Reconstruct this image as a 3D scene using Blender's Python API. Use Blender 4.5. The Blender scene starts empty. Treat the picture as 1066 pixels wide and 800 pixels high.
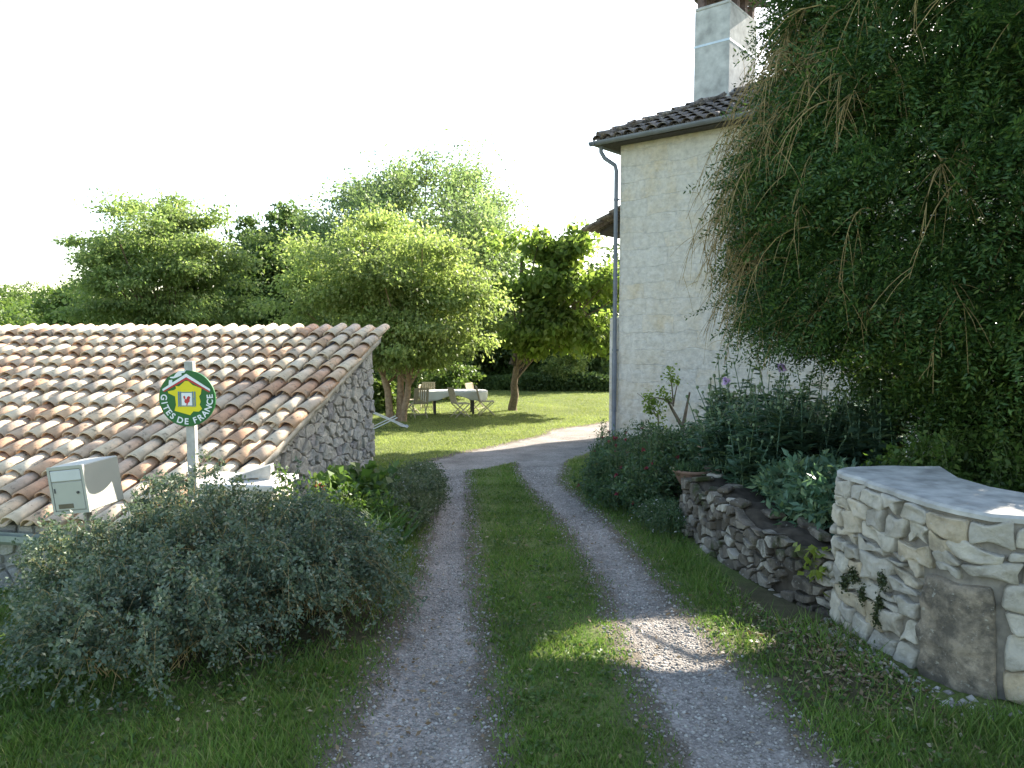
import bpy, math, random
import numpy as np
from mathutils import Vector, Matrix, noise as mnoise

S = bpy.context.scene
COL = S.collection
PI = math.pi

# ------------------------------------------------------------------ camera, sky, sun, exposure
FPX, CX, CY, PITCH, EYE = 770.0, 533.0, 400.0, math.atan(57 / 770.0), 1.7
cam_d = bpy.data.cameras.new('camera')
cam_d.sensor_width = 36.0
cam_d.lens = 36.0 * FPX / 1066.0
cam_d.clip_start, cam_d.clip_end = 0.05, 3000.0
cam = bpy.data.objects.new('camera', cam_d)
COL.objects.link(cam)
cam.location = (0, 0, EYE)
cam.rotation_euler = (PI / 2 - PITCH, 0, 0)
S.camera = cam

SUN_AZ = (0.69, 0.724)            # horizontal direction towards the sun
SUN_EL = math.radians(30.0)
sd = Vector((SUN_AZ[0] * math.cos(SUN_EL), SUN_AZ[1] * math.cos(SUN_EL), math.sin(SUN_EL))).normalized()

W = bpy.data.worlds.new('World')
S.world = W
W.use_nodes = True
wn = W.node_tree
sky = wn.nodes.new('ShaderNodeTexSky')
sky.sky_type = 'NISHITA'
sky.sun_disc = False
sky.sun_elevation = SUN_EL
sky.sun_rotation = math.atan2(SUN_AZ[0], SUN_AZ[1])
sky.air_density, sky.dust_density, sky.ozone_density = 1.0, 1.2, 1.0
bg = wn.nodes['Background']
tint = wn.nodes.new('ShaderNodeMix')
tint.data_type, tint.blend_type = 'RGBA', 'MULTIPLY'
tint.inputs[0].default_value = 1.0
tint.inputs[7].default_value = (1.07, 1.0, 0.91, 1)      # white balance of a camera set for open shade
wn.links.new(sky.outputs[0], tint.inputs[6])
wn.links.new(tint.outputs[2], bg.inputs[0])
bg.inputs[1].default_value = 0.13

sun_d = bpy.data.lights.new('sun', 'SUN')
sun_d.energy = 5.0
sun_d.angle = math.radians(0.5)
sun_d.color = (1.0, 0.93, 0.82)
sun = bpy.data.objects.new('sun', sun_d)
COL.objects.link(sun)
sun.rotation_euler = sd.to_track_quat('Z', 'Y').to_euler()
sun.location = (20, 20, 20)

S.view_settings.view_transform = 'Standard'
S.view_settings.look = 'None'
S.view_settings.gamma = 1.0
S.view_settings.use_curve_mapping = False
S.view_settings.exposure = 2.05
S.cycles.max_bounces = 8
S.cycles.transparent_max_bounces = 4
S.cycles.use_denoising = True

# ------------------------------------------------------------------ helpers
rng = np.random.default_rng(7)
random.seed(7)


def ray(px, py):
    u, v = (px - CX) / FPX, (CY - py) / FPX
    cp, sp = math.cos(PITCH), math.sin(PITCH)
    return Vector((u, cp + v * sp, -sp + v * cp))


def at(px, py, y):
    """the point seen at a pixel of the photograph at distance y"""
    r = ray(px, py)
    return Vector((0, 0, EYE)) + r * (y / r.y)


def sstep(a, b, x):
    t = np.clip((x - a) / (b - a), 0, 1)
    return t * t * (3 - 2 * t)


GY = np.array([-60, 3, 7, 11, 17, 23, 35, 60, 120, 200, 330, 600, 2000.0])
GZ = np.array([0.5, 0, -.25, -.5, -.8, -1.05, -1.25, -2.2, -5, -4, 12, 16, 16.0])


def ground(x, y):
    x, y = np.asarray(x, float), np.asarray(y, float)
    z = np.interp(y, GY, GZ)
    z = 0.5 * z + 0.25 * (np.interp(y - 1.0, GY, GZ) + np.interp(y + 1.0, GY, GZ))
    bank = sstep(-1.7, -3.2, x) * sstep(3.6, 6.2, y) * sstep(14, 11.5, y)
    z = z - 0.62 * bank
    bed = sstep(1.98, 2.2, x + 0.07 * (y - 5)) * sstep(4.5, 4.8, y) * sstep(11.5, 9.0, y) * sstep(9.5, 8, x)
    z = z + 0.42 * bed
    z = z + 0.02 * np.sin(x * 1.7 + 0.6 * y) * np.sin(y * 1.1)
    far = sstep(40, 120, y)
    z = z + far * 3.0 * np.sin(x * 0.021 + 1.0) * np.cos(y * 0.017)
    return z


def gz(x, y):
    return float(ground(x, y))


def G(px, py):
    r = ray(px, py)
    lo, hi = 0.5, 400.0
    prev = 0.5
    for k in range(1, 900):
        d = 0.5 * 1.008 ** k
        p = Vector((0, 0, EYE)) + r * (d / r.y)
        if p.z < gz(p.x, p.y):
            lo, hi = prev, d
            break
        prev = d
    for _ in range(20):
        m = 0.5 * (lo + hi)
        p = Vector((0, 0, EYE)) + r * (m / r.y)
        if p.z < gz(p.x, p.y):
            hi = m
        else:
            lo = m
    return p


def tag(o, label=None, cat=None, group=None, kind=None):
    if label: o['label'] = label
    if cat: o['category'] = cat
    if group: o['group'] = group
    if kind: o['kind'] = kind
    return o


def empty(name, loc=(0, 0, 0), rz=0.0):
    o = bpy.data.objects.new(name, None)
    COL.objects.link(o)
    o.location = loc
    o.rotation_euler = (0, 0, rz)
    o.empty_display_size = 0.2
    return o


def npobj(name, V, F, m, parent=None, smooth=False, mi=None):
    """V (n,3); F (m,k) all faces with k corners; one mesh object"""
    V = np.ascontiguousarray(V, dtype=np.float32)
    F = np.ascontiguousarray(F, dtype=np.int32)
    me = bpy.data.meshes.new(name)
    me.vertices.add(len(V))
    me.vertices.foreach_set('co', V.ravel())
    k = F.shape[1]
    me.loops.add(F.size)
    me.loops.foreach_set('vertex_index', F.ravel())
    me.polygons.add(len(F))
    me.polygons.foreach_set('loop_start', np.arange(0, F.size, k, dtype=np.int32))
    if smooth:
        me.polygons.foreach_set('use_smooth', np.ones(len(F), dtype=bool))
    ms = m if isinstance(m, (list, tuple)) else [m]
    for q in ms: me.materials.append(q)
    if mi is not None:
        me.polygons.foreach_set('material_index', np.asarray(mi, dtype=np.int32))
    me.update(calc_edges=True)
    o = bpy.data.objects.new(name, me)
    COL.objects.link(o)
    if parent: o.parent = parent
    return o


class MB:
    """collects shapes; build() links them as one mesh object"""

    def __init__(s):
        s.V, s.F = [], []

    def add(s, vs, fs):
        b = len(s.V)
        s.V += [tuple(v) for v in vs]
        s.F += [tuple(i + b for i in f) for f in fs]

    def box(s, c, sz, rot=None, taper=1.0):
        hx, hy, hz = sz[0] / 2, sz[1] / 2, sz[2] / 2
        vs = [Vector((x * hx * (taper if z > 0 else 1), y * hy * (taper if z > 0 else 1), z * hz)) for z in (-1, 1) for x, y in ((-1, -1), (1, -1), (1, 1), (-1, 1))]
        if rot is not None: vs = [rot @ v for v in vs]
        s.add([Vector(c) + v for v in vs], [(3, 2, 1, 0), (4, 5, 6, 7), (0, 1, 5, 4), (1, 2, 6, 5), (2, 3, 7, 6), (3, 0, 4, 7)])

    def rbox(s, c, sz, r=0.01, rot=None):
        """box with chamfered edges"""
        hx, hy, hz = sz[0] / 2, sz[1] / 2, sz[2] / 2
        rings = []
        for z, ins in ((-hz, r), (-hz + r, 0), (hz - r, 0), (hz, r)):
            x, y = hx - ins, hy - ins
            c_ = r * 0.7
            rings.append([(-x + c_, -y, z), (x - c_, -y, z), (x, -y + c_, z), (x, y - c_, z), (x - c_, y, z), (-x + c_, y, z), (-x, y - c_, z), (-x, -y + c_, z)])
        vs = [Vector(v) for rg in rings for v in rg]
        if rot is not None: vs = [rot @ v for v in vs]
        fs = [tuple(range(7, -1, -1)), tuple(range(24, 32))]
        for k in range(3):
            for i in range(8):
                j = (i + 1) % 8
                fs.append((k * 8 + i, k * 8 + j, k * 8 + 8 + j, k * 8 + 8 + i))
        s.add([Vector(c) + v for v in vs], fs)

    def tube(s, pts, rad, n=8, cap=True):
        pts = [Vector(p) for p in pts]
        if not isinstance(rad, (list, tuple)): rad = [rad] * len(pts)
        vs, fs = [], []
        up = Vector((0.13, 0.21, 0.97))
        for i, p in enumerate(pts):
            t = (pts[min(i + 1, len(pts) - 1)] - pts[max(i - 1, 0)]).normalized()
            a = t.cross(up)
            if a.length < 1e-3: a = t.cross(Vector((1, 0, 0)))
            a.normalize()
            b = t.cross(a).normalized()
            for k in range(n):
                q = 2 * PI * k / n
                vs.append(p + (a * math.cos(q) + b * math.sin(q)) * rad[i])
        for i in range(len(pts) - 1):
            for k in range(n):
                j = (k + 1) % n
                fs.append((i * n + k, i * n + j, i * n + n + j, i * n + n + k))
        if cap:
            fs.append(tuple(range(n)))
            fs.append(tuple(range((len(pts) - 1) * n + n - 1, (len(pts) - 1) * n - 1, -1)))
        s.add(vs, fs)

    def lathe(s, prof, c=(0, 0, 0), n=24, M=None):
        vs, fs = [], []
        for r, z in prof:
            for k in range(n):
                a = 2 * PI * k / n
                v = Vector((r * math.cos(a), r * math.sin(a), z))
                vs.append((M @ v if M is not None else v) + Vector(c))
        for i in range(len(prof) - 1):
            for k in range(n):
                j = (k + 1) % n
                fs.append((i * n + k, i * n + j, i * n + n + j, i * n + n + k))
        s.add(vs, fs)

    def prism(s, poly, f):
        """poly: 2-D outline; f(u, v, d) -> 3-D point with d in 0, 1 for the two faces"""
        n = len(poly)
        vs = [f(u, v, 0) for u, v in poly] + [f(u, v, 1) for u, v in poly]
        s.add(vs, [tuple(range(n - 1, -1, -1)), tuple(range(n, 2 * n))] + [(i, (i + 1) % n, n + (i + 1) % n, n + i) for i in range(n)])

    def build(s, name, m, parent=None, smooth=False, bevel=0.0):
        me = bpy.data.meshes.new(name)
        me.from_pydata([tuple(v) for v in s.V], [], s.F)
        me.materials.append(m)
        if smooth:
            me.polygons.foreach_set('use_smooth', np.ones(len(me.polygons), dtype=bool))
        me.update()
        o = bpy.data.objects.new(name, me)
        COL.objects.link(o)
        if parent: o.parent = parent
        if bevel:
            b = o.modifiers.new('bevel', 'BEVEL')
            b.width = bevel
            b.segments = 2
            b.limit_method = 'ANGLE'
        return o


def copy_tree(o, parent=None):
    c = o.copy()
    COL.objects.link(c)
    if parent: c.parent = parent
    for ch in list(o.children):
        copy_tree(ch, c)
    return c


# ------------------------------------------------------------------ materials
class NT:
    def __init__(s, name):
        s.m = bpy.data.materials.new(name)
        s.m.use_nodes = True
        s.t = s.m.node_tree
        s.b = s.t.nodes['Principled BSDF']
        s.out = s.t.nodes['Material Output']

    def n(s, typ, **kw):
        nd = s.t.nodes.new(typ)
        for k, v in kw.items(): setattr(nd, k, v)
        return nd

    def l(s, a, b): s.t.links.new(a, b)

    def coord(s, scale=None):
        tc = s.n('ShaderNodeTexCoord')
        if scale is None: return tc.outputs['Object']
        mp = s.n('ShaderNodeMapping')
        mp.inputs['Scale'].default_value = scale
        s.l(tc.outputs['Object'], mp.inputs['Vector'])
        return mp.outputs['Vector']

    def noise(s, scale, detail=4.0, rough=0.55, vec=None):
        nd = s.n('ShaderNodeTexNoise')
        nd.inputs['Scale'].default_value = scale
        nd.inputs['Detail'].default_value = detail
        nd.inputs['Roughness'].default_value = rough
        s.l(vec if vec is not None else s.coord(), nd.inputs['Vector'])
        return nd.outputs['Fac']

    def ramp(s, fac, stops):
        r = s.n('ShaderNodeValToRGB')
        e = r.color_ramp.elements
        while len(e) < len(stops): e.new(0.5)
        for k, (p, c) in enumerate(stops):
            e[k].position = p
            e[k].color = (c[0], c[1], c[2], 1) if not isinstance(c, (int, float)) else (c, c, c, 1)
        s.l(fac, r.inputs['Fac'])
        return r.outputs['Color']

    def island(s):
        return s.n('ShaderNodeNewGeometry').outputs['Random Per Island']

    def mix(s, f, a, b, mode='MIX'):
        nd = s.n('ShaderNodeMix', data_type='RGBA', blend_type=mode)
        for val, sock in ((f, nd.inputs[0]), (a, nd.inputs[6]), (b, nd.inputs[7])):
            if isinstance(val, (int, float)): sock.default_value = val if sock == nd.inputs[0] else (val, val, val, 1)
            elif isinstance(val, tuple): sock.default_value = (*val, 1)
            else: s.l(val, sock)
        return nd.outputs[2]

    def bump(s, h, strength=0.5, dist=0.02):
        b = s.n('ShaderNodeBump')
        b.inputs['Strength'].default_value = strength
        b.inputs['Distance'].default_value = dist
        s.l(h, b.inputs['Height'])
        s.l(b.outputs['Normal'], s.b.inputs['Normal'])

    def fin(s, col, rough=0.85, spec=0.3):
        if isinstance(col, tuple): s.b.inputs['Base Color'].default_value = (*col, 1)
        else: s.l(col, s.b.inputs['Base Color'])
        s.b.inputs['Roughness'].default_value = rough
        s.b.inputs['Specular IOR Level'].default_value = spec
        return s.m


def leafmat(name, stops, trans=0.45, tcol=(1.08, 1.14, 0.75), rough=0.5, var=2.0, spec=0.35):
    t = NT(name)
    c = t.ramp(t.island(), stops)
    v = t.ramp(t.noise(var, 2), [(0.3, 0.75), (0.7, 1.2)])
    c = t.mix(1.0, c, v, 'MULTIPLY')
    t.fin(c, rough, spec)
    tr = t.n('ShaderNodeBsdfTranslucent')
    t.l(t.mix(1.0, c, tcol, 'MULTIPLY'), tr.inputs['Color'])
    mx = t.n('ShaderNodeMixShader')
    mx.inputs[0].default_value = trans
    t.l(t.b.outputs[0], mx.inputs[1])
    t.l(tr.outputs[0], mx.inputs[2])
    t.l(mx.outputs[0], t.out.inputs['Surface'])
    return t.m


def plain(name, c, rough=0.7, spec=0.3, var=0.15, scale=14.0, bump=0.15, metal=0.0):
    t = NT(name)
    lo, hi = tuple(x * (1 - var) for x in c), tuple(min(1, x * (1 + var)) for x in c)
    n = t.noise(scale, 5)
    t.fin(t.ramp(n, [(0.3, lo), (0.7, hi)]), rough, spec)
    t.b.inputs['Metallic'].default_value = metal
    if bump: t.bump(t.noise(scale * 6, 4), bump, 0.004)
    return t.m


def stonemat(name, stops, dirt=(0.05, 0.05, 0.04), dirt_at=(0.55, 0.75), moss=None, scale=9.0, dirtscale=3.0):
    t = NT(name)
    c = t.ramp(t.island(), stops)
    c = t.mix(1.0, c, t.ramp(t.noise(scale, 8, 0.65), [(0.25, 0.6), (0.5, 0.95), (0.75, 1.2)]), 'MULTIPLY')
    c = t.mix(t.ramp(t.noise(dirtscale, 8, 0.7), [(dirt_at[0], 0.0), (dirt_at[1], 0.85)]), c, dirt)
    sp = t.ramp(t.noise(38, 3, 0.6), [(0.62, 0.0), (0.7, 0.5)])
    c = t.mix(sp, c, (0.5, 0.49, 0.42))
    if moss:
        c = t.mix(t.ramp(t.noise(2.3, 7, 0.7), [(moss[1], 0.0), (moss[1] + 0.08, 0.9)]), c, moss[0])
    t.fin(c, 0.92, 0.2)
    t.bump(t.noise(22, 9, 0.75), 1.0, 0.02)
    return t.m


MAT = {}
# ground: lawn green and gravel, blended along the tracks by the 'gravel' attribute
def ground_mat():
    t = NT('ground')
    at_ = t.n('ShaderNodeAttribute', attribute_name='gravel')
    soil_ = t.n('ShaderNodeAttribute', attribute_name='soil')
    gn = t.noise(3.0, 6, 0.6)
    fine = t.noise(45, 6, 0.7)
    grass = t.ramp(gn, [(0.3, (0.085, 0.115, 0.03)), (0.55, (0.12, 0.15, 0.042)), (0.75, (0.15, 0.15, 0.065))])
    grass = t.mix(1.0, grass, t.ramp(fine, [(0.3, 0.45), (0.7, 1.4)]), 'MULTIPLY')
    vo = t.n('ShaderNodeTexVoronoi')
    vo.inputs['Scale'].default_value = 75
    t.l(t.coord(), vo.inputs['Vector'])
    grav = t.ramp(vo.outputs['Color'], [(0.1, (0.21, 0.187, 0.167)), (0.5, (0.3, 0.27, 0.24)), (0.9, (0.41, 0.375, 0.335))])
    grav = t.mix(1.0, grav, t.ramp(t.noise(1.6, 7, 0.65), [(0.3, 0.62), (0.6, 1.08)]), 'MULTIPLY')
    grav = t.mix(t.ramp(t.noise(7, 5, 0.7), [(0.55, 0.0), (0.72, 0.5)]), grav, (0.13, 0.105, 0.075))
    soil = t.ramp(t.noise(8, 7, 0.7), [(0.3, (0.045, 0.035, 0.022)), (0.7, (0.11, 0.085, 0.055))])
    # ragged edge: the attribute is pushed about by noise
    mth = t.n('ShaderNodeMath', operation='ADD')
    t.l(at_.outputs['Fac'], mth.inputs[0])
    nn = t.n('ShaderNodeMath', operation='MULTIPLY_ADD')
    t.l(t.noise(6.5, 6, 0.75), nn.inputs[0])
    nn.inputs[1].default_value = 1.1
    nn.inputs[2].default_value = -0.55
    t.l(nn.outputs[0], mth.inputs[1])
    k = t.ramp(mth.outputs[0], [(0.38, 0.0), (0.58, 1.0)])
    edge = t.ramp(mth.outputs[0], [(0.12, 0.0), (0.42, 0.9), (0.56, 0.9), (0.78, 0.0)])
    c = t.mix(soil_.outputs['Fac'], grass, soil)
    c = t.mix(k, c, grav)
    c = t.mix(edge, c, t.mix(0.55, soil, (0.17, 0.14, 0.11)))
    t.fin(c, 0.95, 0.15)
    hgt = t.mix(k, fine, vo.outputs['Distance'])
    t.bump(hgt, 0.7, 0.02)
    return t.m


MAT['ground'] = ground_mat()
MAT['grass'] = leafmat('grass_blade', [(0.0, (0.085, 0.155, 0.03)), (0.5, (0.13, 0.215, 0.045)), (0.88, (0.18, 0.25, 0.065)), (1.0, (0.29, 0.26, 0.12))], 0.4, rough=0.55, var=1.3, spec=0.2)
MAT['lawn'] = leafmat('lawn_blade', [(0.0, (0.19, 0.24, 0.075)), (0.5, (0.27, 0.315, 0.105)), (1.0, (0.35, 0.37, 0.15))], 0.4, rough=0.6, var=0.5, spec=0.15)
MAT['pebble'] = stonemat('pebble', [(0, (0.26, 0.23, 0.2)), (0.6, (0.42, 0.38, 0.33)), (1, (0.62, 0.58, 0.52))], dirt_at=(0.8, 0.9))


def tile_mat(name, stops, dark=0.565):
    t = NT(name)
    c = t.ramp(t.island(), stops)
    c = t.mix(1.0, c, t.ramp(t.noise(6, 7, 0.65), [(0.3, 0.72), (0.7, 1.15)]), 'MULTIPLY')
    li = t.ramp(t.noise(4.2, 8, 0.72), [(0.54, 0.0), (0.66, 0.6)])
    c = t.mix(li, c, (0.55, 0.49, 0.39))
    dk = t.ramp(t.noise(11, 8, 0.75), [(dark - 0.02, 0.0), (dark + 0.1, 0.85)])
    c = t.mix(dk, c, (0.05, 0.045, 0.04))
    t.fin(c, 0.9, 0.2)
    t.bump(t.noise(40, 7, 0.7), 0.6, 0.006)
    return t.m


MAT['tile'] = tile_mat('clay_tile', [(0, (0.6, 0.4, 0.25)), (0.15, (0.5, 0.3, 0.19)), (0.3, (0.66, 0.51, 0.35)), (0.65, (0.69, 0.57, 0.42)), (0.82, (0.48, 0.37, 0.28)), (1, (0.6, 0.4, 0.26))])
MAT['old_tile'] = tile_mat('mossy_clay_tile', [(0, (0.17, 0.15, 0.135)), (0.5, (0.25, 0.205, 0.18)), (1, (0.14, 0.125, 0.115))], 0.5)
MAT['mortar'] = plain('lime_mortar', (0.5, 0.46, 0.39), 0.95, 0.1, 0.25, 9, 0.8)
MAT['gable_stone'] = stonemat('gable_stone', [(0, (0.4, 0.37, 0.32)), (0.4, (0.52, 0.48, 0.41)), (0.75, (0.44, 0.42, 0.38)), (0.9, (0.3, 0.28, 0.27)), (1, (0.58, 0.53, 0.45))], dirt_at=(0.6, 0.75))
MAT['gable_mortar'] = plain('gable_mortar', (0.33, 0.31, 0.28), 0.95, 0.1, 0.3, 12, 0.9)
MAT['pale_stone'] = stonemat('pale_stone', [(0, (0.42, 0.385, 0.32)), (0.35, (0.52, 0.475, 0.39)), (0.6, (0.58, 0.53, 0.43)), (0.82, (0.52, 0.42, 0.28)), (1, (0.46, 0.43, 0.37))], dirt=(0.15, 0.135, 0.11), dirt_at=(0.5, 0.72), scale=11)
MAT['dark_slab'] = stonemat('weathered_slab', [(0, (0.33, 0.27, 0.2)), (1, (0.36, 0.3, 0.22))], dirt=(0.09, 0.08, 0.065), dirt_at=(0.42, 0.6), dirtscale=8, scale=14)
MAT['mossy_stone'] = stonemat('mossy_stone', [(0, (0.12, 0.1, 0.075)), (0.5, (0.21, 0.175, 0.135)), (0.75, (0.33, 0.29, 0.23)), (1, (0.52, 0.47, 0.39))], dirt=(0.04, 0.034, 0.027), dirt_at=(0.48, 0.63), moss=((0.05, 0.06, 0.02), 0.56))
MAT['grey_mortar'] = plain('grey_mortar', (0.21, 0.19, 0.16), 0.95, 0.1, 0.3, 14, 1.0)
MAT['earth'] = plain('dark_earth', (0.06, 0.05, 0.038), 0.95, 0.1, 0.4, 10, 1.0)
MAT['cap'] = plain('cement_cap', (0.4, 0.385, 0.35), 0.95, 0.1, 0.35, 7, 1.0)
MAT['zinc'] = plain('zinc', (0.14, 0.155, 0.18), 0.5, 0.5, 0.2, 5, 0.1)
MAT['cement'] = plain('chimney_render', (0.4, 0.4, 0.38), 0.92, 0.2, 0.3, 4, 0.8)
MAT['brick'] = plain('red_brick', (0.14, 0.1, 0.09), 0.9, 0.2, 0.35, 12, 0.6)
MAT['strap'] = plain('galvanised_strap', (0.5, 0.58, 0.65), 0.4, 0.5, 0.08, 8, 0)
MAT['wood_old'] = plain('grey_wood', (0.3, 0.28, 0.25), 0.85, 0.2, 0.25, 20, 0.6)
MAT['dark_wood'] = plain('dark_wood', (0.075, 0.07, 0.07), 0.8, 0.2, 0.3, 15, 0.4)
MAT['bark'] = plain('bark', (0.16, 0.125, 0.09), 0.95, 0.1, 0.4, 14, 1.2)
MAT['pale_bark'] = plain('pale_bark', (0.32, 0.23, 0.15), 0.95, 0.1, 0.35, 12, 1.0)
MAT['twig'] = plain('dry_twig', (0.3, 0.225, 0.1), 0.9, 0.15, 0.35, 20, 0.4)
MAT['green_stem'] = plain('green_stem', (0.1, 0.13, 0.05), 0.7, 0.2, 0.3, 10, 0)
MAT['pod'] = plain('seed_pod', (0.16, 0.22, 0.12), 0.7, 0.2, 0.2, 10, 0)
MAT['mailbox'] = plain('beige_grey_steel', (0.38, 0.38, 0.33), 0.45, 0.4, 0.05, 6, 0.05)
MAT['mailbox_plate'] = plain('flap_steel', (0.52, 0.53, 0.52), 0.35, 0.5, 0.04, 6, 0)
MAT['dark'] = plain('dark_metal', (0.05, 0.05, 0.05), 0.5, 0.4, 0.2, 8, 0)
MAT['post'] = plain('pale_grey_post', (0.42, 0.4, 0.36), 0.85, 0.2, 0.18, 16, 0.5)
MAT['s_green'] = plain('sign_green', (0.012, 0.115, 0.022), 0.4, 0.4, 0.1, 6, 0)
MAT['s_yellow'] = plain('sign_yellow', (0.72, 0.6, 0.01), 0.4, 0.4, 0.06, 6, 0)
MAT['s_white'] = plain('sign_white', (0.75, 0.76, 0.76), 0.4, 0.4, 0.03, 6, 0)
MAT['s_red'] = plain('sign_red', (0.5, 0.03, 0.035), 0.4, 0.4, 0.06, 6, 0)
MAT['s_blue'] = plain('sign_blue', (0.1, 0.2, 0.32), 0.4, 0.4, 0.06, 6, 0)
MAT['terracotta'] = plain('terracotta', (0.2, 0.125, 0.09), 0.85, 0.2, 0.3, 9, 0.4)
MAT['cloth'] = plain('white_cloth', (0.72, 0.72, 0.69), 0.85, 0.15, 0.05, 5, 0.1)
MAT['teak'] = plain('silvered_teak', (0.42, 0.36, 0.27), 0.75, 0.2, 0.2, 18, 0.3)
MAT['white_paint'] = plain('white_paint', (0.7, 0.7, 0.68), 0.5, 0.4, 0.05, 8, 0)


def wall_mat():
    t = NT('limewashed_ashlar')
    tc = t.coord()
    mp = t.n('ShaderNodeMapping')
    mp.inputs['Rotation'].default_value = (PI / 2, 0, 0)
    t.l(tc, mp.inputs['Vector'])
    # nudge the joints so the courses are not ruler-straight
    ns = t.n('ShaderNodeTexNoise')
    ns.inputs['Scale'].default_value = 1.4
    ns.inputs['Detail'].default_value = 5
    t.l(tc, ns.inputs['Vector'])
    sc = t.n('ShaderNodeVectorMath', operation='MULTIPLY_ADD')
    t.l(ns.outputs['Color'], sc.inputs[0])
    sc.inputs[1].default_value = (0.3, 0.3, 0.3)
    t.l(mp.outputs['Vector'], sc.inputs[2])
    b = t.n('ShaderNodeTexBrick')
    b.inputs['Scale'].default_value = 1.0
    b.inputs['Brick Width'].default_value = 0.78
    b.inputs['Row Height'].default_value = 0.37
    b.inputs['Mortar Size'].default_value = 0.009
    b.inputs['Mortar Smooth'].default_value = 0.6
    b.inputs['Bias'].default_value = 0.0
    b.offset = 0.37
    b.squash = 1.7
    b.squash_frequency = 3
    b.inputs['Color1'].default_value = (0.6, 0.515, 0.375, 1)
    b.inputs['Color2'].default_value = (0.57, 0.545, 0.485, 1)
    b.inputs['Mortar'].default_value = (0.59, 0.56, 0.49, 1)
    t.l(sc.outputs[0], b.inputs['Vector'])
    # smeared lime mortar over most of the face
    sm = t.ramp(t.noise(1.7, 8, 0.72, tc), [(0.38, 0.0), (0.56, 0.82)])
    c = t.mix(sm, b.outputs['Color'], (0.61, 0.58, 0.52))
    c = t.mix(1.0, c, t.ramp(t.noise(7, 9, 0.75, tc), [(0.28, 0.68), (0.58, 1.04)]), 'MULTIPLY')
    # a warm top course under the gutter
    sp = t.n('ShaderNodeSeparateXYZ')
    t.l(tc, sp.inputs[0])
    mr = t.n('ShaderNodeMapRange')
    mr.inputs['From Min'].default_value = 6.42
    mr.inputs['From Max'].default_value = 6.5
    mr.inputs['To Max'].default_value = 0.65
    t.l(sp.outputs['Z'], mr.inputs['Value'])
    c = t.mix(mr.outputs[0], c, (0.62, 0.47, 0.27))
    t.fin(c, 0.93, 0.15)
    hh = t.mix(0.5, b.outputs['Fac'], t.noise(7, 8, 0.7, tc))
    inv = t.n('ShaderNodeMath', operation='SUBTRACT')
    inv.inputs[0].default_value = 1.0
    t.l(b.outputs['Fac'], inv.inputs[1])
    add = t.n('ShaderNodeMath', operation='MULTIPLY_ADD')
    t.l(t.noise(6, 9, 0.72, tc), add.inputs[0])
    add.inputs[1].default_value = 3.6
    t.l(inv.outputs[0], add.inputs[2])
    t.bump(add.outputs[0], 0.75, 0.025)
    return t.m


MAT['wall'] = wall_mat()

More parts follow.
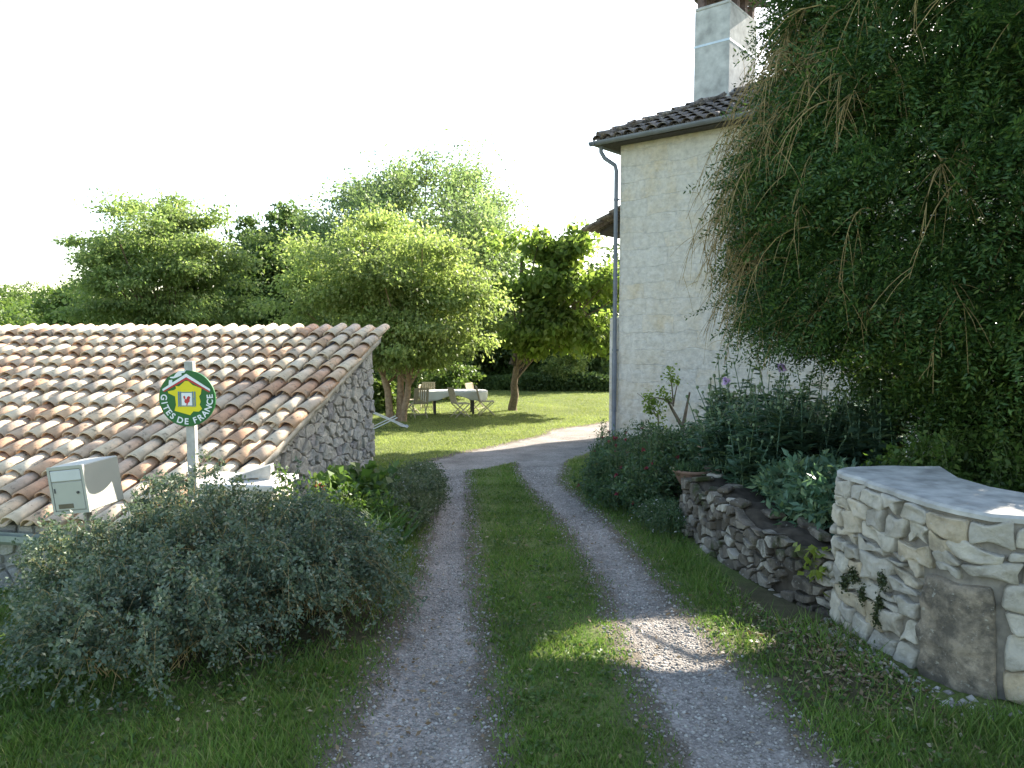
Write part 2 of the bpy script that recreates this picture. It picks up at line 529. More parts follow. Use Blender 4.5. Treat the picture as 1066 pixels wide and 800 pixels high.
LF = {
    'locust': leafmat('locust_leaf', [(0, (0.15, 0.22, 0.075)), (0.5, (0.22, 0.295, 0.105)), (1, (0.31, 0.36, 0.15))], 0.58, var=0.6),
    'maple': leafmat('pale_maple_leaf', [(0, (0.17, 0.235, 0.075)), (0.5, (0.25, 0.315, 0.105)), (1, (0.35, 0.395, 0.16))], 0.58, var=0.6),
    'walnut': leafmat('walnut_leaf', [(0, (0.14, 0.21, 0.045)), (0.5, (0.2, 0.275, 0.065)), (1, (0.28, 0.335, 0.1))], 0.66, var=0.8),
    'poplar': leafmat('blue_green_leaf', [(0, (0.13, 0.195, 0.095)), (0.5, (0.18, 0.25, 0.12)), (1, (0.25, 0.305, 0.16))], 0.58, tcol=(1.1, 1.15, .7), var=0.5),
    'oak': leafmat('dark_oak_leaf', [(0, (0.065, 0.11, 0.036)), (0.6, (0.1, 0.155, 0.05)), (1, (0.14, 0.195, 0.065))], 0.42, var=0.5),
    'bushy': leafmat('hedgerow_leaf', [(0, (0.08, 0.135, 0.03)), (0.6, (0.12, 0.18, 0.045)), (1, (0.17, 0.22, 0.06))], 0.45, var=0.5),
    'yew': leafmat('yew_needle', [(0, (0.03, 0.07, 0.02)), (0.5, (0.05, 0.105, 0.027)), (0.85, (0.085, 0.15, 0.036)), (1, (0.15, 0.19, 0.05))], 0.35, var=0.9, rough=0.45),
    'coto': leafmat('grey_green_leaf', [(0, (0.075, 0.115, 0.07)), (0.5, (0.115, 0.16, 0.1)), (0.85, (0.18, 0.22, 0.155)), (1, (0.24, 0.23, 0.13))], 0.3, var=2.0, rough=0.45),
    'poppy': leafmat('poppy_leaf', [(0, (0.085, 0.165, 0.1)), (0.6, (0.13, 0.215, 0.13)), (1, (0.2, 0.27, 0.12))], 0.35, var=3.0),
    'valerian': leafmat('valerian_leaf', [(0, (0.045, 0.09, 0.042)), (0.6, (0.07, 0.125, 0.055)), (1, (0.12, 0.17, 0.065))], 0.35, var=3.0),
    'iris': leafmat('iris_leaf', [(0, (0.045, 0.1, 0.025)), (1, (0.085, 0.15, 0.04))], 0.4, var=3.0),
    'vine': leafmat('vine_leaf', [(0, (0.055, 0.11, 0.022)), (0.7, (0.09, 0.155, 0.03)), (1, (0.14, 0.19, 0.05))], 0.45, var=3.0),
    'mat': leafmat('mat_leaf', [(0, (0.07, 0.1, 0.05)), (0.7, (0.11, 0.14, 0.075)), (1, (0.17, 0.19, 0.11))], 0.35, var=2.0),
    'red': leafmat('red_petal', [(0, (0.4, 0.02, 0.03)), (1, (0.55, 0.06, 0.07))], 0.35, tcol=(1.1, .8, .8)),
    'dusky': leafmat('dusky_red_petal', [(0, (0.2, 0.03, 0.05)), (1, (0.3, 0.06, 0.08))], 0.3, tcol=(1.1, .8, .8)),
    'purple': leafmat('lilac_petal', [(0, (0.42, 0.3, 0.55)), (1, (0.55, 0.42, 0.65))], 0.4, tcol=(1, 1, 1)),
    'white': leafmat('white_petal', [(0, (0.6, 0.6, 0.58)), (1, (0.75, 0.74, 0.72))], 0.4, tcol=(1, 1, 1)),
    'fresh': leafmat('fresh_shoot', [(0, (0.05, 0.1, 0.022)), (0.7, (0.085, 0.15, 0.03)), (1, (0.14, 0.2, 0.04))], 0.4, var=1.2),
    'moss': leafmat('moss', [(0, (0.035, 0.05, 0.018)), (1, (0.075, 0.09, 0.03))], 0.15),
    'young': leafmat('young_leaf', [(0, (0.2, 0.27, 0.04)), (1, (0.28, 0.33, 0.06))], 0.5, var=3.0),
    'litter': leafmat('dead_leaf', [(0, (0.16, 0.1, 0.05)), (0.5, (0.24, 0.17, 0.09)), (1, (0.4, 0.34, 0.24))], 0.2, tcol=(1, .9, .7)),
}


# ------------------------------------------------------------------ foliage in bulk
def unit(a):
    return a / np.maximum(np.linalg.norm(a, axis=-1, keepdims=True), 1e-9)


def rdir(n, up=0.0):
    v = rng.normal(size=(n, 3))
    v[:, 2] += up
    return unit(v)


def leaves(P, D, Nn, L, Wd, fold=0.18):
    """rhombic leaves from base points P along D; each folded a little about its midrib"""
    n = len(P)
    L = np.broadcast_to(np.asarray(L, float).reshape(-1, 1), (n, 1))
    Wd = np.broadcast_to(np.asarray(Wd, float).reshape(-1, 1), (n, 1))
    D = unit(D)
    side = unit(np.cross(D, Nn))
    nn = np.cross(side, D)
    V = np.empty((n, 4, 3))
    V[:, 0] = P
    V[:, 1] = P + D * L * 0.45 + side * Wd * 0.5 + nn * Wd * fold
    V[:, 2] = P + D * L
    V[:, 3] = P + D * L * 0.45 - side * Wd * 0.5 + nn * Wd * fold
    return V.reshape(-1, 3), np.arange(n * 4).reshape(-1, 4)


def join(parts):
    Vs, Fs, b = [], [], 0
    for V, F in parts:
        Vs.append(V)
        Fs.append(F + b)
        b += len(V)
    return np.concatenate(Vs), np.concatenate(Fs)


def curves_to_tubes(Pts, R0, R1, n=3):
    """Pts (m,k,3) polylines -> thin n-sided tubes, all quads"""
    m, k, _ = Pts.shape
    T = unit(np.gradient(Pts, axis=1))
    ref = np.array([0.31, 0.2, 0.93])
    A = unit(np.cross(T, ref))
    B = np.cross(T, A)
    r = np.linspace(0, 1, k).reshape(1, k, 1)
    R = np.asarray(R0).reshape(-1, 1, 1) * (1 - r) + np.asarray(R1).reshape(-1, 1, 1) * r
    V = np.empty((m, k, n, 3))
    for q in range(n):
        a = 2 * PI * q / n
        V[:, :, q] = Pts + (A * math.cos(a) + B * math.sin(a)) * R
    idx = np.arange(m * k * n).reshape(m, k, n)
    F = np.stack([idx[:, :-1, :], np.roll(idx, -1, 2)[:, :-1, :], np.roll(idx, -1, 2)[:, 1:, :], idx[:, 1:, :]], -1)
    return V.reshape(-1, 3), F.reshape(-1, 4)


def bez(P0, P1, P2, t):
    t = np.asarray(t)
    while t.ndim < P0.ndim: t = t[..., None]
    return (1 - t) ** 2 * P0 + 2 * t * (1 - t) * P1 + t * t * P2


def beztan(P0, P1, P2, t):
    t = np.asarray(t)
    while t.ndim < P0.ndim: t = t[..., None]
    return unit(2 * (1 - t) * (P1 - P0) + 2 * t * (P2 - P1))


def wobble(P, f, seed=0.0):
    return (np.sin(P[..., 0] * f + seed) + np.sin(P[..., 1] * f * 1.13 + 1.7 * seed + 1) + np.sin(P[..., 2] * f * 1.31 + 0.6 * seed + 2)
            + 0.6 * np.sin(P[..., 0] * f * 2.3 + P[..., 2] * f * 1.9 + seed * 2)) / 3.6


def make_tree(name, label, base, crown_c, radii, n_clump, per, leaf, mat, bark, trunk_r, trunks=None, clump_r=0.24, flat=0.55, gap=-0.25,
              group=None, seed=1.0, inner=0.45, droop=0.25, cat='tree', nb=26, low=-1.0):
    root = empty(name, base)
    tag(root, label, cat, group)
    b = np.array(base)
    cc = np.array(crown_c) - b
    R = np.array(radii)
    # clump centres: scattered through the volume, denser outside, with holes
    C = rdir(n_clump * 5)
    rr = inner + (1 - inner) * rng.random((len(C), 1)) ** 0.6
    Q = C * rr
    lump = wobble(C * 3.0, 1.6, seed)
    Q = Q * (0.97 + 0.34 * lump[:, None])
    keep = (wobble(Q * 3.0, 1.9, seed + 4) > gap) & (Q[:, 2] > low)
    Q = Q[keep][:n_clump]
    CC = cc + Q * R
    m = len(CC)
    cr = clump_r * R.mean() * (0.6 + 0.8 * rng.random((m, 1)))
    # leaves
    idx = np.repeat(np.arange(m), per)
    off = rng.normal(size=(len(idx), 3)) * 0.55
    off[:, 2] *= flat
    P = CC[idx] + off * cr[idx]
    out = unit(P - cc)
    D = unit(out * 0.6 + rdir(len(P)) * 0.9 + np.array([0, 0, -droop]))
    Nn = rdir(len(P), 0.9)
    sz = leaf * (0.65 + 0.7 * rng.random(len(P)))
    V, F = leaves(P, D, Nn, sz, sz * 0.55)
    npobj('crown', V, F, mat, root)
    # trunk and limbs
    mb = MB()
    stems = trunks or [[(0, 0, -0.2), tuple(0.35 * cc + np.array([0.1, 0, 0.1])), tuple(cc + np.array([0, 0, 0.35 * R[2]]))]]
    for st in stems:
        p0, p1, p2 = [np.array(q, float) for q in st]
        pts = [bez(p0, p1, p2, t) for t in np.linspace(0, 1, 9)]
        pts = [p + np.array([wobble(p * 2, 2.0, seed), wobble(p * 2, 2.2, seed + 3), 0]) * trunk_r * 0.5 for p in pts]
        rad = [trunk_r * (1.25 if k == 0 else 1.0) * (1 - 0.085 * k) for k in range(9)]
        mb.tube(pts, rad, 9)
    for q in range(min(nb, m)):
        st = stems[q % len(stems)]
        p0, p1, p2 = [np.array(z, float) for z in st]
        t = 0.4 + 0.5 * rng.random()
        a = bez(p0, p1, p2, t)
        e = CC[q]
        mid = 0.5 * (a + e) + np.array([0, 0, -0.05 * np.linalg.norm(e - a)]) + rng.normal(size=3) * 0.08
        r0 = trunk_r * 0.42 * (1.1 - t)
        mb.tube([bez(a, mid, e, u) for u in np.linspace(0, 1, 6)], [r0 * (1 - 0.15 * k) + 0.006 for k in range(6)], 6)
    mb.build('trunk', bark, root, smooth=True)
    return root


def spray_bush(name, label, cat, base, P0, P1, P2, nleaf, leaf, lw, lmat, smat=None, t0=0.08, spread=0.03, stem_r=0.003, group=None, up=0.7, flowers=None, twigs=0, twig_l=0.1):
    """stems as curves P0-P1-P2 (world), leaves along them; flowers = (material, how many, size, petals)"""
    root = empty(name, base)
    tag(root, label, cat, group)
    b = np.array(base)
    P0, P1, P2 = P0 - b, P1 - b, P2 - b
    m = len(P0)
    ts = np.linspace(0, 1, 7)
    curve = np.stack([bez(P0, P1, P2, np.full(m, t)) for t in ts], 1)
    V, F = curves_to_tubes(curve, np.full(m, stem_r), np.full(m, stem_r * 0.4))
    npobj('stems', V, F, smat or MAT['twig'], root)
    idx = np.repeat(np.arange(m), nleaf)
    t = t0 + (1 - t0) * rng.random(len(idx))
    T = beztan(P0[idx], P1[idx], P2[idx], t)
    if twigs:
        q = rng.integers(0, twigs, len(idx))
        tq = (t0 + (1 - t0) * rng.random((m, twigs)))[idx, q]
        dq = rdir(m * twigs, 0.1).reshape(m, twigs, 3)[idx, q]
        T = beztan(P0[idx], P1[idx], P2[idx], tq)
        dq = unit(dq + T * 0.9)
        P = bez(P0[idx], P1[idx], P2[idx], tq) + dq * (rng.random(len(idx)) * twig_l)[:, None] + rng.normal(size=(len(idx), 3)) * spread * 0.5
        T = dq
    else:
        P = bez(P0[idx], P1[idx], P2[idx], t) + rng.normal(size=(len(idx), 3)) * spread
    D = unit(T * 0.6 + rdir(len(idx)))
    Nn = rdir(len(idx), up)
    sz = leaf * (0.6 + 0.8 * rng.random(len(idx)))
    V, F = leaves(P, D, Nn, sz, sz * lw)
    npobj('foliage', V, F, lmat, root)
    if flowers:
        fm, cnt, fs, pet = flowers
        k = rng.choice(m, cnt, replace=cnt > m)
        tt = 0.93 + 0.07 * rng.random(cnt)
        c = bez(P0[k], P1[k], P2[k], tt) + rng.normal(size=(cnt, 3)) * spread * 0.6
        fi = np.repeat(np.arange(cnt), pet)
        D = rdir(len(fi), 0.6)
        s_ = fs * (0.7 + 0.6 * rng.random(len(fi)))
        V, F = leaves(c[fi] + rdir(len(fi)) * fs * 0.25, D, rdir(len(fi), 0.8), s_, s_ * 0.7)
        npobj('flowers', V, F, fm, root)
    return root


# ------------------------------------------------------------------ terrain and tracks
def grow(a, b, n, p):
    t = np.linspace(0, 1, n)
    return a + (b - a) * t ** p


xs = np.unique(np.concatenate([-grow(3.6, 700, 60, 3.4), np.linspace(-3.6, 4.2, 131), grow(4.2, 700, 60, 3.4)]))
ys = np.unique(np.concatenate([np.linspace(-30, 1.5, 22), np.linspace(1.5, 9, 126), np.linspace(9, 38, 190), grow(38, 1600, 60, 2.6)]))

left_px = [(400, 900, 250), (427, 800, 175), (452, 700, 116), (464, 600, 56), (468, 545, 42), (468, 490, 40), (500, 472, 42)]
right_px = [(840, 900, 215), (787, 800, 165), (716, 700, 112), (681, 650, 80), (651, 600, 60), (614, 550, 49), (563, 500, 38), (562, 478, 60), (590, 462, 90)]


def track(pxs):
    out = []
    for cx_, cy_, w_ in pxs:
        a, b, c = G(cx_, cy_), G(cx_ - w_ / 2, cy_), G(cx_ + w_ / 2, cy_)
        out.append((c * 0.5 + b * 0.5, 0.5 * (c - b).length))
    return out


TR = [track(left_px), track(right_px)]
# the turning place beyond the shade, in world metres: centre line and half width
TR.append([(Vector((-0.9, 12.4, 0)), 0.75), (Vector((0.2, 14.4, 0)), 0.95), (Vector((1.6, 16.4, 0)), 1.25), (Vector((2.6, 18.2, 0)), 1.7), (Vector((5.0, 21.0, 0)), 1.9)])


def gravel_mask(X, Y):
    best = np.full(X.shape, -9.0)
    for tr in TR:
        for (p, wp), (q, wq) in zip(tr[:-1], tr[1:]):
            dx, dy = q.x - p.x, q.y - p.y
            L2 = dx * dx + dy * dy
            t = np.clip(((X - p.x) * dx + (Y - p.y) * dy) / L2, 0, 1)
            d = np.hypot(X - p.x - t * dx, Y - p.y - t * dy)
            best = np.maximum(best, (wp + t * (wq - wp)) - d)
    return np.clip(0.5 + best / 0.42, 0, 1)


XX, YY = np.meshgrid(xs, ys)
ZZ = ground(XX, YY)
GM = gravel_mask(XX, YY)
ZZ = ZZ - 0.03 * sstep(0.3, 1.0, GM)
bedm = sstep(1.75, 1.95, XX + 0.07 * (YY - 5)) * sstep(4.2, 4.5, YY) * sstep(17, 15, YY) * sstep(9.5, 8, XX)
under = sstep(1.15, 0.75, np.hypot((XX + 1.65) / 1.1, (YY - 4.6) / 1.1)) * 0.8
litter = 0.8 * sstep(0.5, 0.25, np.abs(XX - 1.65 - 0.12 * (YY - 4))) * sstep(3.0, 3.4, YY) * sstep(5.6, 5.0, YY)
SO = np.maximum(np.maximum(bedm, under), litter)


def terrain():
    nv = len(xs)
    idx = np.arange(XX.size).reshape(XX.shape)
    F = np.stack([idx[:-1, :-1], idx[:-1, 1:], idx[1:, 1:], idx[1:, :-1]], -1).reshape(-1, 4)
    V = np.stack([XX, YY, ZZ], -1).reshape(-1, 3)
    gm, so = GM.ravel(), SO.ravel()
    fm = gm[F].mean(1)
    for nm, sel in (('driveway', fm > 0.5), ('ground', fm <= 0.5)):
        f = F[sel]
        u, inv = np.unique(f, return_inverse=True)
        o = npobj(nm, V[u], inv.reshape(-1, 4), MAT['ground'], smooth=True)
        for an, arr in (('gravel', gm), ('soil', so)):
            a = o.data.attributes.new(an, 'FLOAT', 'POINT')
            a.data.foreach_set('value', arr[u].astype(np.float32))
        tag(o, 'twin gravel wheel tracks curving past the house to the garden' if nm == 'driveway' else 'shaded verge and sunny lawn around the buildings',
            'driveway' if nm == 'driveway' else 'ground', kind='structure')


terrain()


def surf(x, y):
    return ground(x, y) - 0.03 * sstep(0.3, 1.0, gravel_mask(x, y))


# ------------------------------------------------------------------ rubble masonry: power-diagram cells laid on a face
def clip_half(poly, a, b, c):
    out = []
    n = len(poly)
    for i in range(n):
        p, q = poly[i], poly[(i + 1) % n]
        dp, dq = a * p[0] + b * p[1] - c, a * q[0] + b * q[1] - c
        if dp <= 0: out.append(p)
        if dp * dq < 0:
            t = dp / (dp - dq)
            out.append((p[0] + t * (q[0] - p[0]), p[1] + t * (q[1] - p[1])))
    return out


def cells(seeds, bounds, reach, wts=None, asp=1.6):
    """cells of the (s, t) face; asp > 1 makes stones wider than tall"""
    res = []
    Sd = [(s / asp, t) for s, t in seeds]
    B = [(s / asp, t) for s, t in bounds]
    wts = wts or [0.0] * len(Sd)
    for i, (x, y) in enumerate(Sd):
        poly = list(B)
        for j, (u, v) in enumerate(Sd):
            if i == j or abs(u - x) > reach or abs(v - y) > reach: continue
            a, b = u - x, v - y
            c = (u * u + v * v - x * x - y * y + wts[i] - wts[j]) / 2
            poly = clip_half(poly, a, b, c)
            if len(poly) < 3: break
        if len(poly) >= 3: res.append((i, [(p[0] * asp, p[1]) for p in poly]))
    return res


def chaikin(p, it=1):
    for _ in range(it):
        q = []
        for i in range(len(p)):
            a, b = p[i], p[(i + 1) % len(p)]
            q += [(a[0] * .86 + b[0] * .14, a[1] * .86 + b[1] * .14), (a[0] * .14 + b[0] * .86, a[1] * .14 + b[1] * .86)]
        p = q
    return p


def stones(cl, mp, gap=0.012, bulge=0.025, rough=0.006, rnd=1):
    mb = MB()
    for i, poly in cl:
        cx_ = sum(p[0] for p in poly) / len(poly)
        cy_ = sum(p[1] for p in poly) / len(poly)
        q = []
        # resample long sides so the rounding stays local
        pts = []
        for k in range(len(poly)):
            a, b = poly[k], poly[(k + 1) % len(poly)]
            L = math.hypot(b[0] - a[0], b[1] - a[1])
            nn = max(1, int(L / 0.06))
            for z in range(nn): pts.append((a[0] + (b[0] - a[0]) * z / nn, a[1] + (b[1] - a[1]) * z / nn))
        for x, y in pts:
            d = math.hypot(x - cx_, y - cy_)
            k = max(0.2, 1 - gap / max(d, 1e-4))
            q.append((cx_ + (x - cx_) * k + random.gauss(0, rough * 0.6), cy_ + (y - cy_) * k + random.gauss(0, rough * 0.6)))
        if len(q) < 3: continue
        q = chaikin(q, rnd)
        n = len(q)
        bl = bulge * random.uniform(0.55, 1.3)
        tx, ty = random.gauss(0, 0.06), random.gauss(0, 0.06)
        of_ = random.uniform(0, 50)
        vs = []
        RG = ((1.0, -0.02), (0.995, 0.35), (0.975, 0.74), (0.9, 0.97), (0.68, 1.0), (0.46, 1.0), (0.22, 1.0))

        def hgt(x, y):
            return (mnoise.noise((x * 9 + of_, y * 9, 0)) * 1.2 + mnoise.noise((x * 24 + of_, y * 24, 3)) * 0.8 + mnoise.noise((x * 55 + of_, y * 55, 7)) * 0.4) * rough + tx * (x - cx_) + ty * (y - cy_)
        for sc, dp in RG:
            for x, y in q:
                xx, yy = cx_ + (x - cx_) * sc, cy_ + (y - cy_) * sc
                vs.append(mp(xx, yy, bl * dp + hgt(xx, yy) if dp > 0 else dp))
        vs.append(mp(cx_, cy_, bl + hgt(cx_, cy_)))
        fs = []
        nr_ = len(RG)
        for r in range(nr_ - 1):
            for k in range(n):
                j = (k + 1) % n
                fs.append((r * n + k, r * n + j, r * n + n + j, r * n + n + k))
        for k in range(n): fs.append(((nr_ - 1) * n + k, (nr_ - 1) * n + (k + 1) % n, nr_ * n))
        mb.add(vs, fs)
    return mb


def seeds_rows(s0, s1, t0, t1, w, h, jit=0.35):
    out = []
    t = t0 + h * 0.4
    while t < t1:
        s = s0 + random.uniform(0.2, 0.8) * w
        while s < s1:
            out.append((s + random.gauss(0, jit * w * 0.3), t + random.gauss(0, jit * h)))
            s += w * random.uniform(0.6, 1.5)
        t += h * random.uniform(0.8, 1.2)
    return out


# ------------------------------------------------------------------ canal tiles
def tile_field(O, e, U, n, ncol, nrow, cw, expo, keep=None, L=None, r0=0.105, r1=0.078, jit=1.0):
    """covers and channels of a canal-tile roof: O eave corner, e along the eave, U up the slope, n normal"""
    L = L or expo * 1.28
    na = 7
    th = 0.013
    tv = []
    for y, r, zl in ((0, r0, 0.055), (L, r1, 0.018)):
        for rr in (r, r - th):
            for k in range(na):
                a = PI * k / (na - 1)
                tv.append((rr * math.cos(a), y, rr * math.sin(a) * 0.82 + zl))
    tv = np.array(tv)
    tf = []
    for k in range(na - 1):
        tf.append((k, k + 1, 2 * na + k + 1, 2 * na + k))
        tf.append((na + k, 3 * na + k, 3 * na + k + 1, na + k + 1))
        tf.append((k, na + k, na + k + 1, k + 1))
        tf.append((2 * na + k, 2 * na + k + 1, 3 * na + k + 1, 3 * na + k))
    tf += [(0, 2 * na, 3 * na, na), (na - 1, 2 * na - 1, 4 * na - 1, 3 * na - 1)]
    tf = np.array(tf)
    pv = tv.copy()
    pv[:, 2] = -(pv[:, 2] - np.where(pv[:, 1] > 0.01, 0.018, 0.055)) * 0.8 + np.where(pv[:, 1] > 0.01, 0.045, 0.082)
    O, e, U, n = [np.array(q, float) for q in (O, e, U, n)]
    Vs, Fs, b = [], [], 0
    for c in range(ncol):
        for r in range(nrow):
            for kind in (0, 1):
                x = (c + (0.5 if kind else 0.0)) * cw
                y = r * expo
                if keep and not keep(x, y): continue
                x += random.gauss(0, 0.007) * jit
                y += random.gauss(0, 0.018) * jit
                z = random.gauss(0, 0.004) * jit
                ya = random.gauss(0, 0.02) * jit
                T = tv if kind == 0 else pv
                sc = 1 + random.gauss(0, 0.03)
                X = T[:, 0] * sc + T[:, 1] * ya + x
                Y = T[:, 1] + y - 0.06
                Z = T[:, 2] + z
                Vs.append(O + X[:, None] * e + Y[:, None] * U + Z[:, None] * n)
                Fs.append(tf + b)
                b += len(T)
    return np.concatenate(Vs), np.concatenate(Fs)


# ------------------------------------------------------------------ the barn
BR = math.radians(-11.3)
A_top = at(386, 352, 11.0)
ex, ey = math.cos(BR), math.sin(BR)          # local x (to the right along the eave)
gx, gy = -math.sin(BR), math.cos(BR)         # local y (up the roof, away from us)
DEP, PT = 4.3, 0.385                         # depth of the gable, pitch
BO = Vector((A_top.x - gx * DEP, A_top.y - gy * DEP, 0))
ZE = A_top.z - 0.08 - PT * DEP               # wall top at the eave
barn = empty('stone_barn', (BO.x, BO.y, 0), BR)
tag(barn, 'low stone barn with sunlit clay tile roof left of the drive', 'barn')
LEN = 10.0
mb = MB()
# walls: front, back, far end and gable core (a solid shell)
zb = -1.7
mb.add([(-LEN, 0, zb), (0, 0, zb), (0, DEP, zb), (-LEN, DEP, zb), (-LEN, 0, ZE), (0, 0, ZE), (0, DEP, ZE + PT * DEP), (-LEN, DEP, ZE + PT * DEP)],
       [(3, 2, 1, 0), (0, 1, 5, 4), (1, 2, 6, 5), (2, 3, 7, 6), (3, 0, 4, 7), (4, 5, 6, 7)])
mb.build('wall', MAT['gable_mortar'], barn)
bounds = [(0.0, -1.3), (DEP, -1.3), (DEP, ZE + PT * DEP - 0.03), (0.0, ZE - 0.03)]
sd_ = [p for p in seeds_rows(0.0, DEP - 0.12, -1.3, ZE + PT * DEP, 0.155, 0.12) if p[1] < ZE + PT * p[0] + 0.02]
qz = -1.25
while qz < ZE + PT * DEP - 0.1:                # long quoins up the far corner
    sd_.append((DEP - random.choice((0.1, 0.17)), qz + 0.13))
    qz += 0.27
stones(cells(sd_, bounds, 0.7, [random.uniform(-0.004, 0.007) for _ in sd_], 1.25), lambda s, t, d: (0.0 + d, s, t), 0.012, 0.045, 0.014).build('gable_stonework', MAT['gable_stone'], barn)
sd_ = seeds_rows(-LEN, 0, -1.6, ZE - 0.1, 0.21, 0.14)
stones(cells(sd_, [(-LEN, -1.6), (0, -1.6), (0, ZE - 0.05), (-LEN, ZE - 0.05)], 0.55, [random.uniform(-0.004, 0.007) for _ in sd_], 1.3), lambda s, t, d: (s, 0 - d, t), 0.014, 0.03, 0.006).build('front_stonework', MAT['gable_stone'], barn)
sl = math.hypot(1, PT)
Ur = Vector((0, 1 / sl, PT / sl))
Nr = Vector((0, -PT / sl, 1 / sl))
expo = 0.40
nrow = int((DEP + 0.18) * sl / expo) + 1
Oe = Vector((0.06, -0.16, ZE - 0.16 * PT + 0.05))
V, F = tile_field(Oe, (-1, 0, 0), Ur, Nr, int(LEN / 0.235), nrow, 0.235, expo, jit=1.25)
npobj('roof', V, F, MAT['tile'], barn, smooth=False)
mb = MB()
mb.add([(-LEN, -0.1, ZE - 0.03), (0.03, -0.1, ZE - 0.03), (0.03, DEP + 0.05, ZE + PT * DEP + 0.035), (-LEN, DEP + 0.05, ZE + PT * DEP + 0.035),
        (-LEN, -0.1, ZE + 0.035), (0.03, -0.1, ZE + 0.035), (0.03, DEP + 0.05, ZE + PT * DEP + 0.1), (-LEN, DEP + 0.05, ZE + PT * DEP + 0.1)],
       [(3, 2, 1, 0), (4, 5, 6, 7), (0, 1, 5, 4), (1, 2, 6, 5), (2, 3, 7, 6), (3, 0, 4, 7)])
mb.build('roof_deck', MAT['dark_wood'], barn)
# lime mortar fillet that seals the verge, scalloped from tile to tile
mb = MB()
N = 44
pv = []
for k in range(N + 1):
    y = -0.12 + (DEP + 0.2) * k / N
    ph = ((y * sl + 0.16) / expo) % 1.0
    h = 0.085 + 0.035 * (1 - ph) + random.gauss(0, 0.004)
    w = 0.115 + random.gauss(0, 0.006)
    z = ZE + PT * y
    pv += [(0.01, y, z - 0.03), (w, y, z - 0.025 + random.gauss(0, 0.006)), (w + 0.012, y, z + h * 0.45), (w - 0.03, y, z + h), (0.02, y, z + h)]
fs = []
for k in range(N):
    for q in range(5):
        fs.append((k * 5 + q, k * 5 + (q + 1) % 5, k * 5 + 5 + (q + 1) % 5, k * 5 + 5 + q))
fs += [(0, 1, 2, 3, 4), tuple(N * 5 + q for q in (4, 3, 2, 1, 0))]
mb.add(pv, fs)
mb.build('verge_mortar', MAT['mortar'], barn, smooth=True)
mb = MB()
prof = [(0.0, 0.0), (0.0, -0.055), (-0.03, -0.095), (-0.075, -0.1), (-0.115, -0.06), (-0.12, 0.0), (-0.112, 0.0), (-0.107, -0.055), (-0.073, -0.09), (-0.035, -0.087), (-0.008, -0.05), (-0.008, 0.0)]
for x0, x1 in ((-LEN, -0.02),):
    n = len(prof)
    vs = [(x, -0.12 + p[0], ZE - 0.1 + p[1]) for x in (x0, x1) for p in prof]
    mb.add(vs, [(i, (i + 1) % n, n + (i + 1) % n, n + i) for i in range(n)] + [tuple(range(n)), tuple(range(2 * n - 1, n - 1, -1))])
mb.build('gutter', plain('green_grey_gutter', (0.3, 0.33, 0.28), 0.6, 0.3, 0.15, 5, 0.1), barn)

# ------------------------------------------------------------------ the house
HC = at(645, 300, 17.0)
HA = math.radians(-39.5)
house = empty('stone_house', (HC.x, HC.y, 0), HA)
tag(house, 'tall pale limestone house with hipped tile roof and chimney', 'house')
HL, HD = 6.85, 6.4
ZT = at(648, 150, 17.0).z
# front wall as a fine sheet with the slight unevenness of hand-dressed stone, on a solid body
nx_, nz_ = 150, 150
gxx, gzz = np.meshgrid(np.linspace(0, HL, nx_), np.linspace(-1.6, ZT, nz_))
P_ = np.stack([gxx, 0 * gxx, gzz], -1)
dp_ = 0.012 * wobble(P_, 9.0, 2.0) + 0.008 * wobble(P_, 23.0, 5.0) + rng.normal(size=gxx.shape) * 0.0025
dp_[:, 0] = 0; dp_[:, -1] = 0
V = np.stack([gxx, -0.012 - np.abs(dp_) * 1.0, gzz], -1).reshape(-1, 3)
idx = np.arange(V.shape[0]).reshape(gxx.shape)
F = np.stack([idx[:-1, :-1], idx[:-1, 1:], idx[1:, 1:], idx[1:, :-1]], -1).reshape(-1, 4)
npobj('front_facing', V, F, MAT['wall'], house, smooth=True)
mb = MB()
mb.box((HL / 2, HD / 2, (ZT - 1.6) / 2), (HL - 0.004, HD, ZT + 1.6))
mb.build('wall', MAT['wall'], house)
# hipped roof
OV, HP = 0.34, 0.47
ZR = ZT + 0.02
half = (HD + 2 * OV) / 2
rz_ = ZR + HP * half
x0, x1, y0, y1 = -OV, HL + OV, -OV, HD + OV
hx = min(half, (HL + 2 * OV) / 2 - 0.02)
mb = MB()
mb.add([(x0, y0, ZR), (x1, y0, ZR), (x1, y1, ZR), (x0, y1, ZR), (x0 + hx, y0 + half, ZR + HP * hx), (x1 - hx, y0 + half, ZR + HP * hx),
        (x0, y0, ZR - 0.07), (x1, y0, ZR - 0.07), (x1, y1, ZR - 0.07), (x0, y1, ZR - 0.07)],
       [(0, 1, 5, 4), (1, 2, 5), (2, 3, 4, 5), (3, 0, 4), (6, 7, 1, 0), (7, 8, 2, 1), (8, 9, 3, 2), (9, 6, 0, 3), (9, 8, 7, 6)])
mb.build('roof_deck', MAT['dark_wood'], house)
sh = math.hypot(1, HP)
parts = []
wd = x1 - x0
parts.append(tile_field((x0, y0 - 0.06, ZR + 0.0), (1, 0, 0), (0, 1 / sh, HP / sh), (0, -HP / sh, 1 / sh), int(wd / 0.27) + 1, int(hx * sh / 0.4), 0.27, 0.4,
                        keep=lambda x, y: y / sh < x + 0.05 and y / sh < wd - x + 0.05, r0=0.125, r1=0.095))
wl = y1 - y0
parts.append(tile_field((x0 - 0.06, y1, ZR), (0, -1, 0), (1 / sh, 0, HP / sh), (-HP / sh, 0, 1 / sh), int(wl / 0.27) + 1, int(hx * sh / 0.4), 0.27, 0.4,
                        keep=lambda x, y: y / sh < x + 0.05 and y / sh < wl - x + 0.05, r0=0.125, r1=0.095))
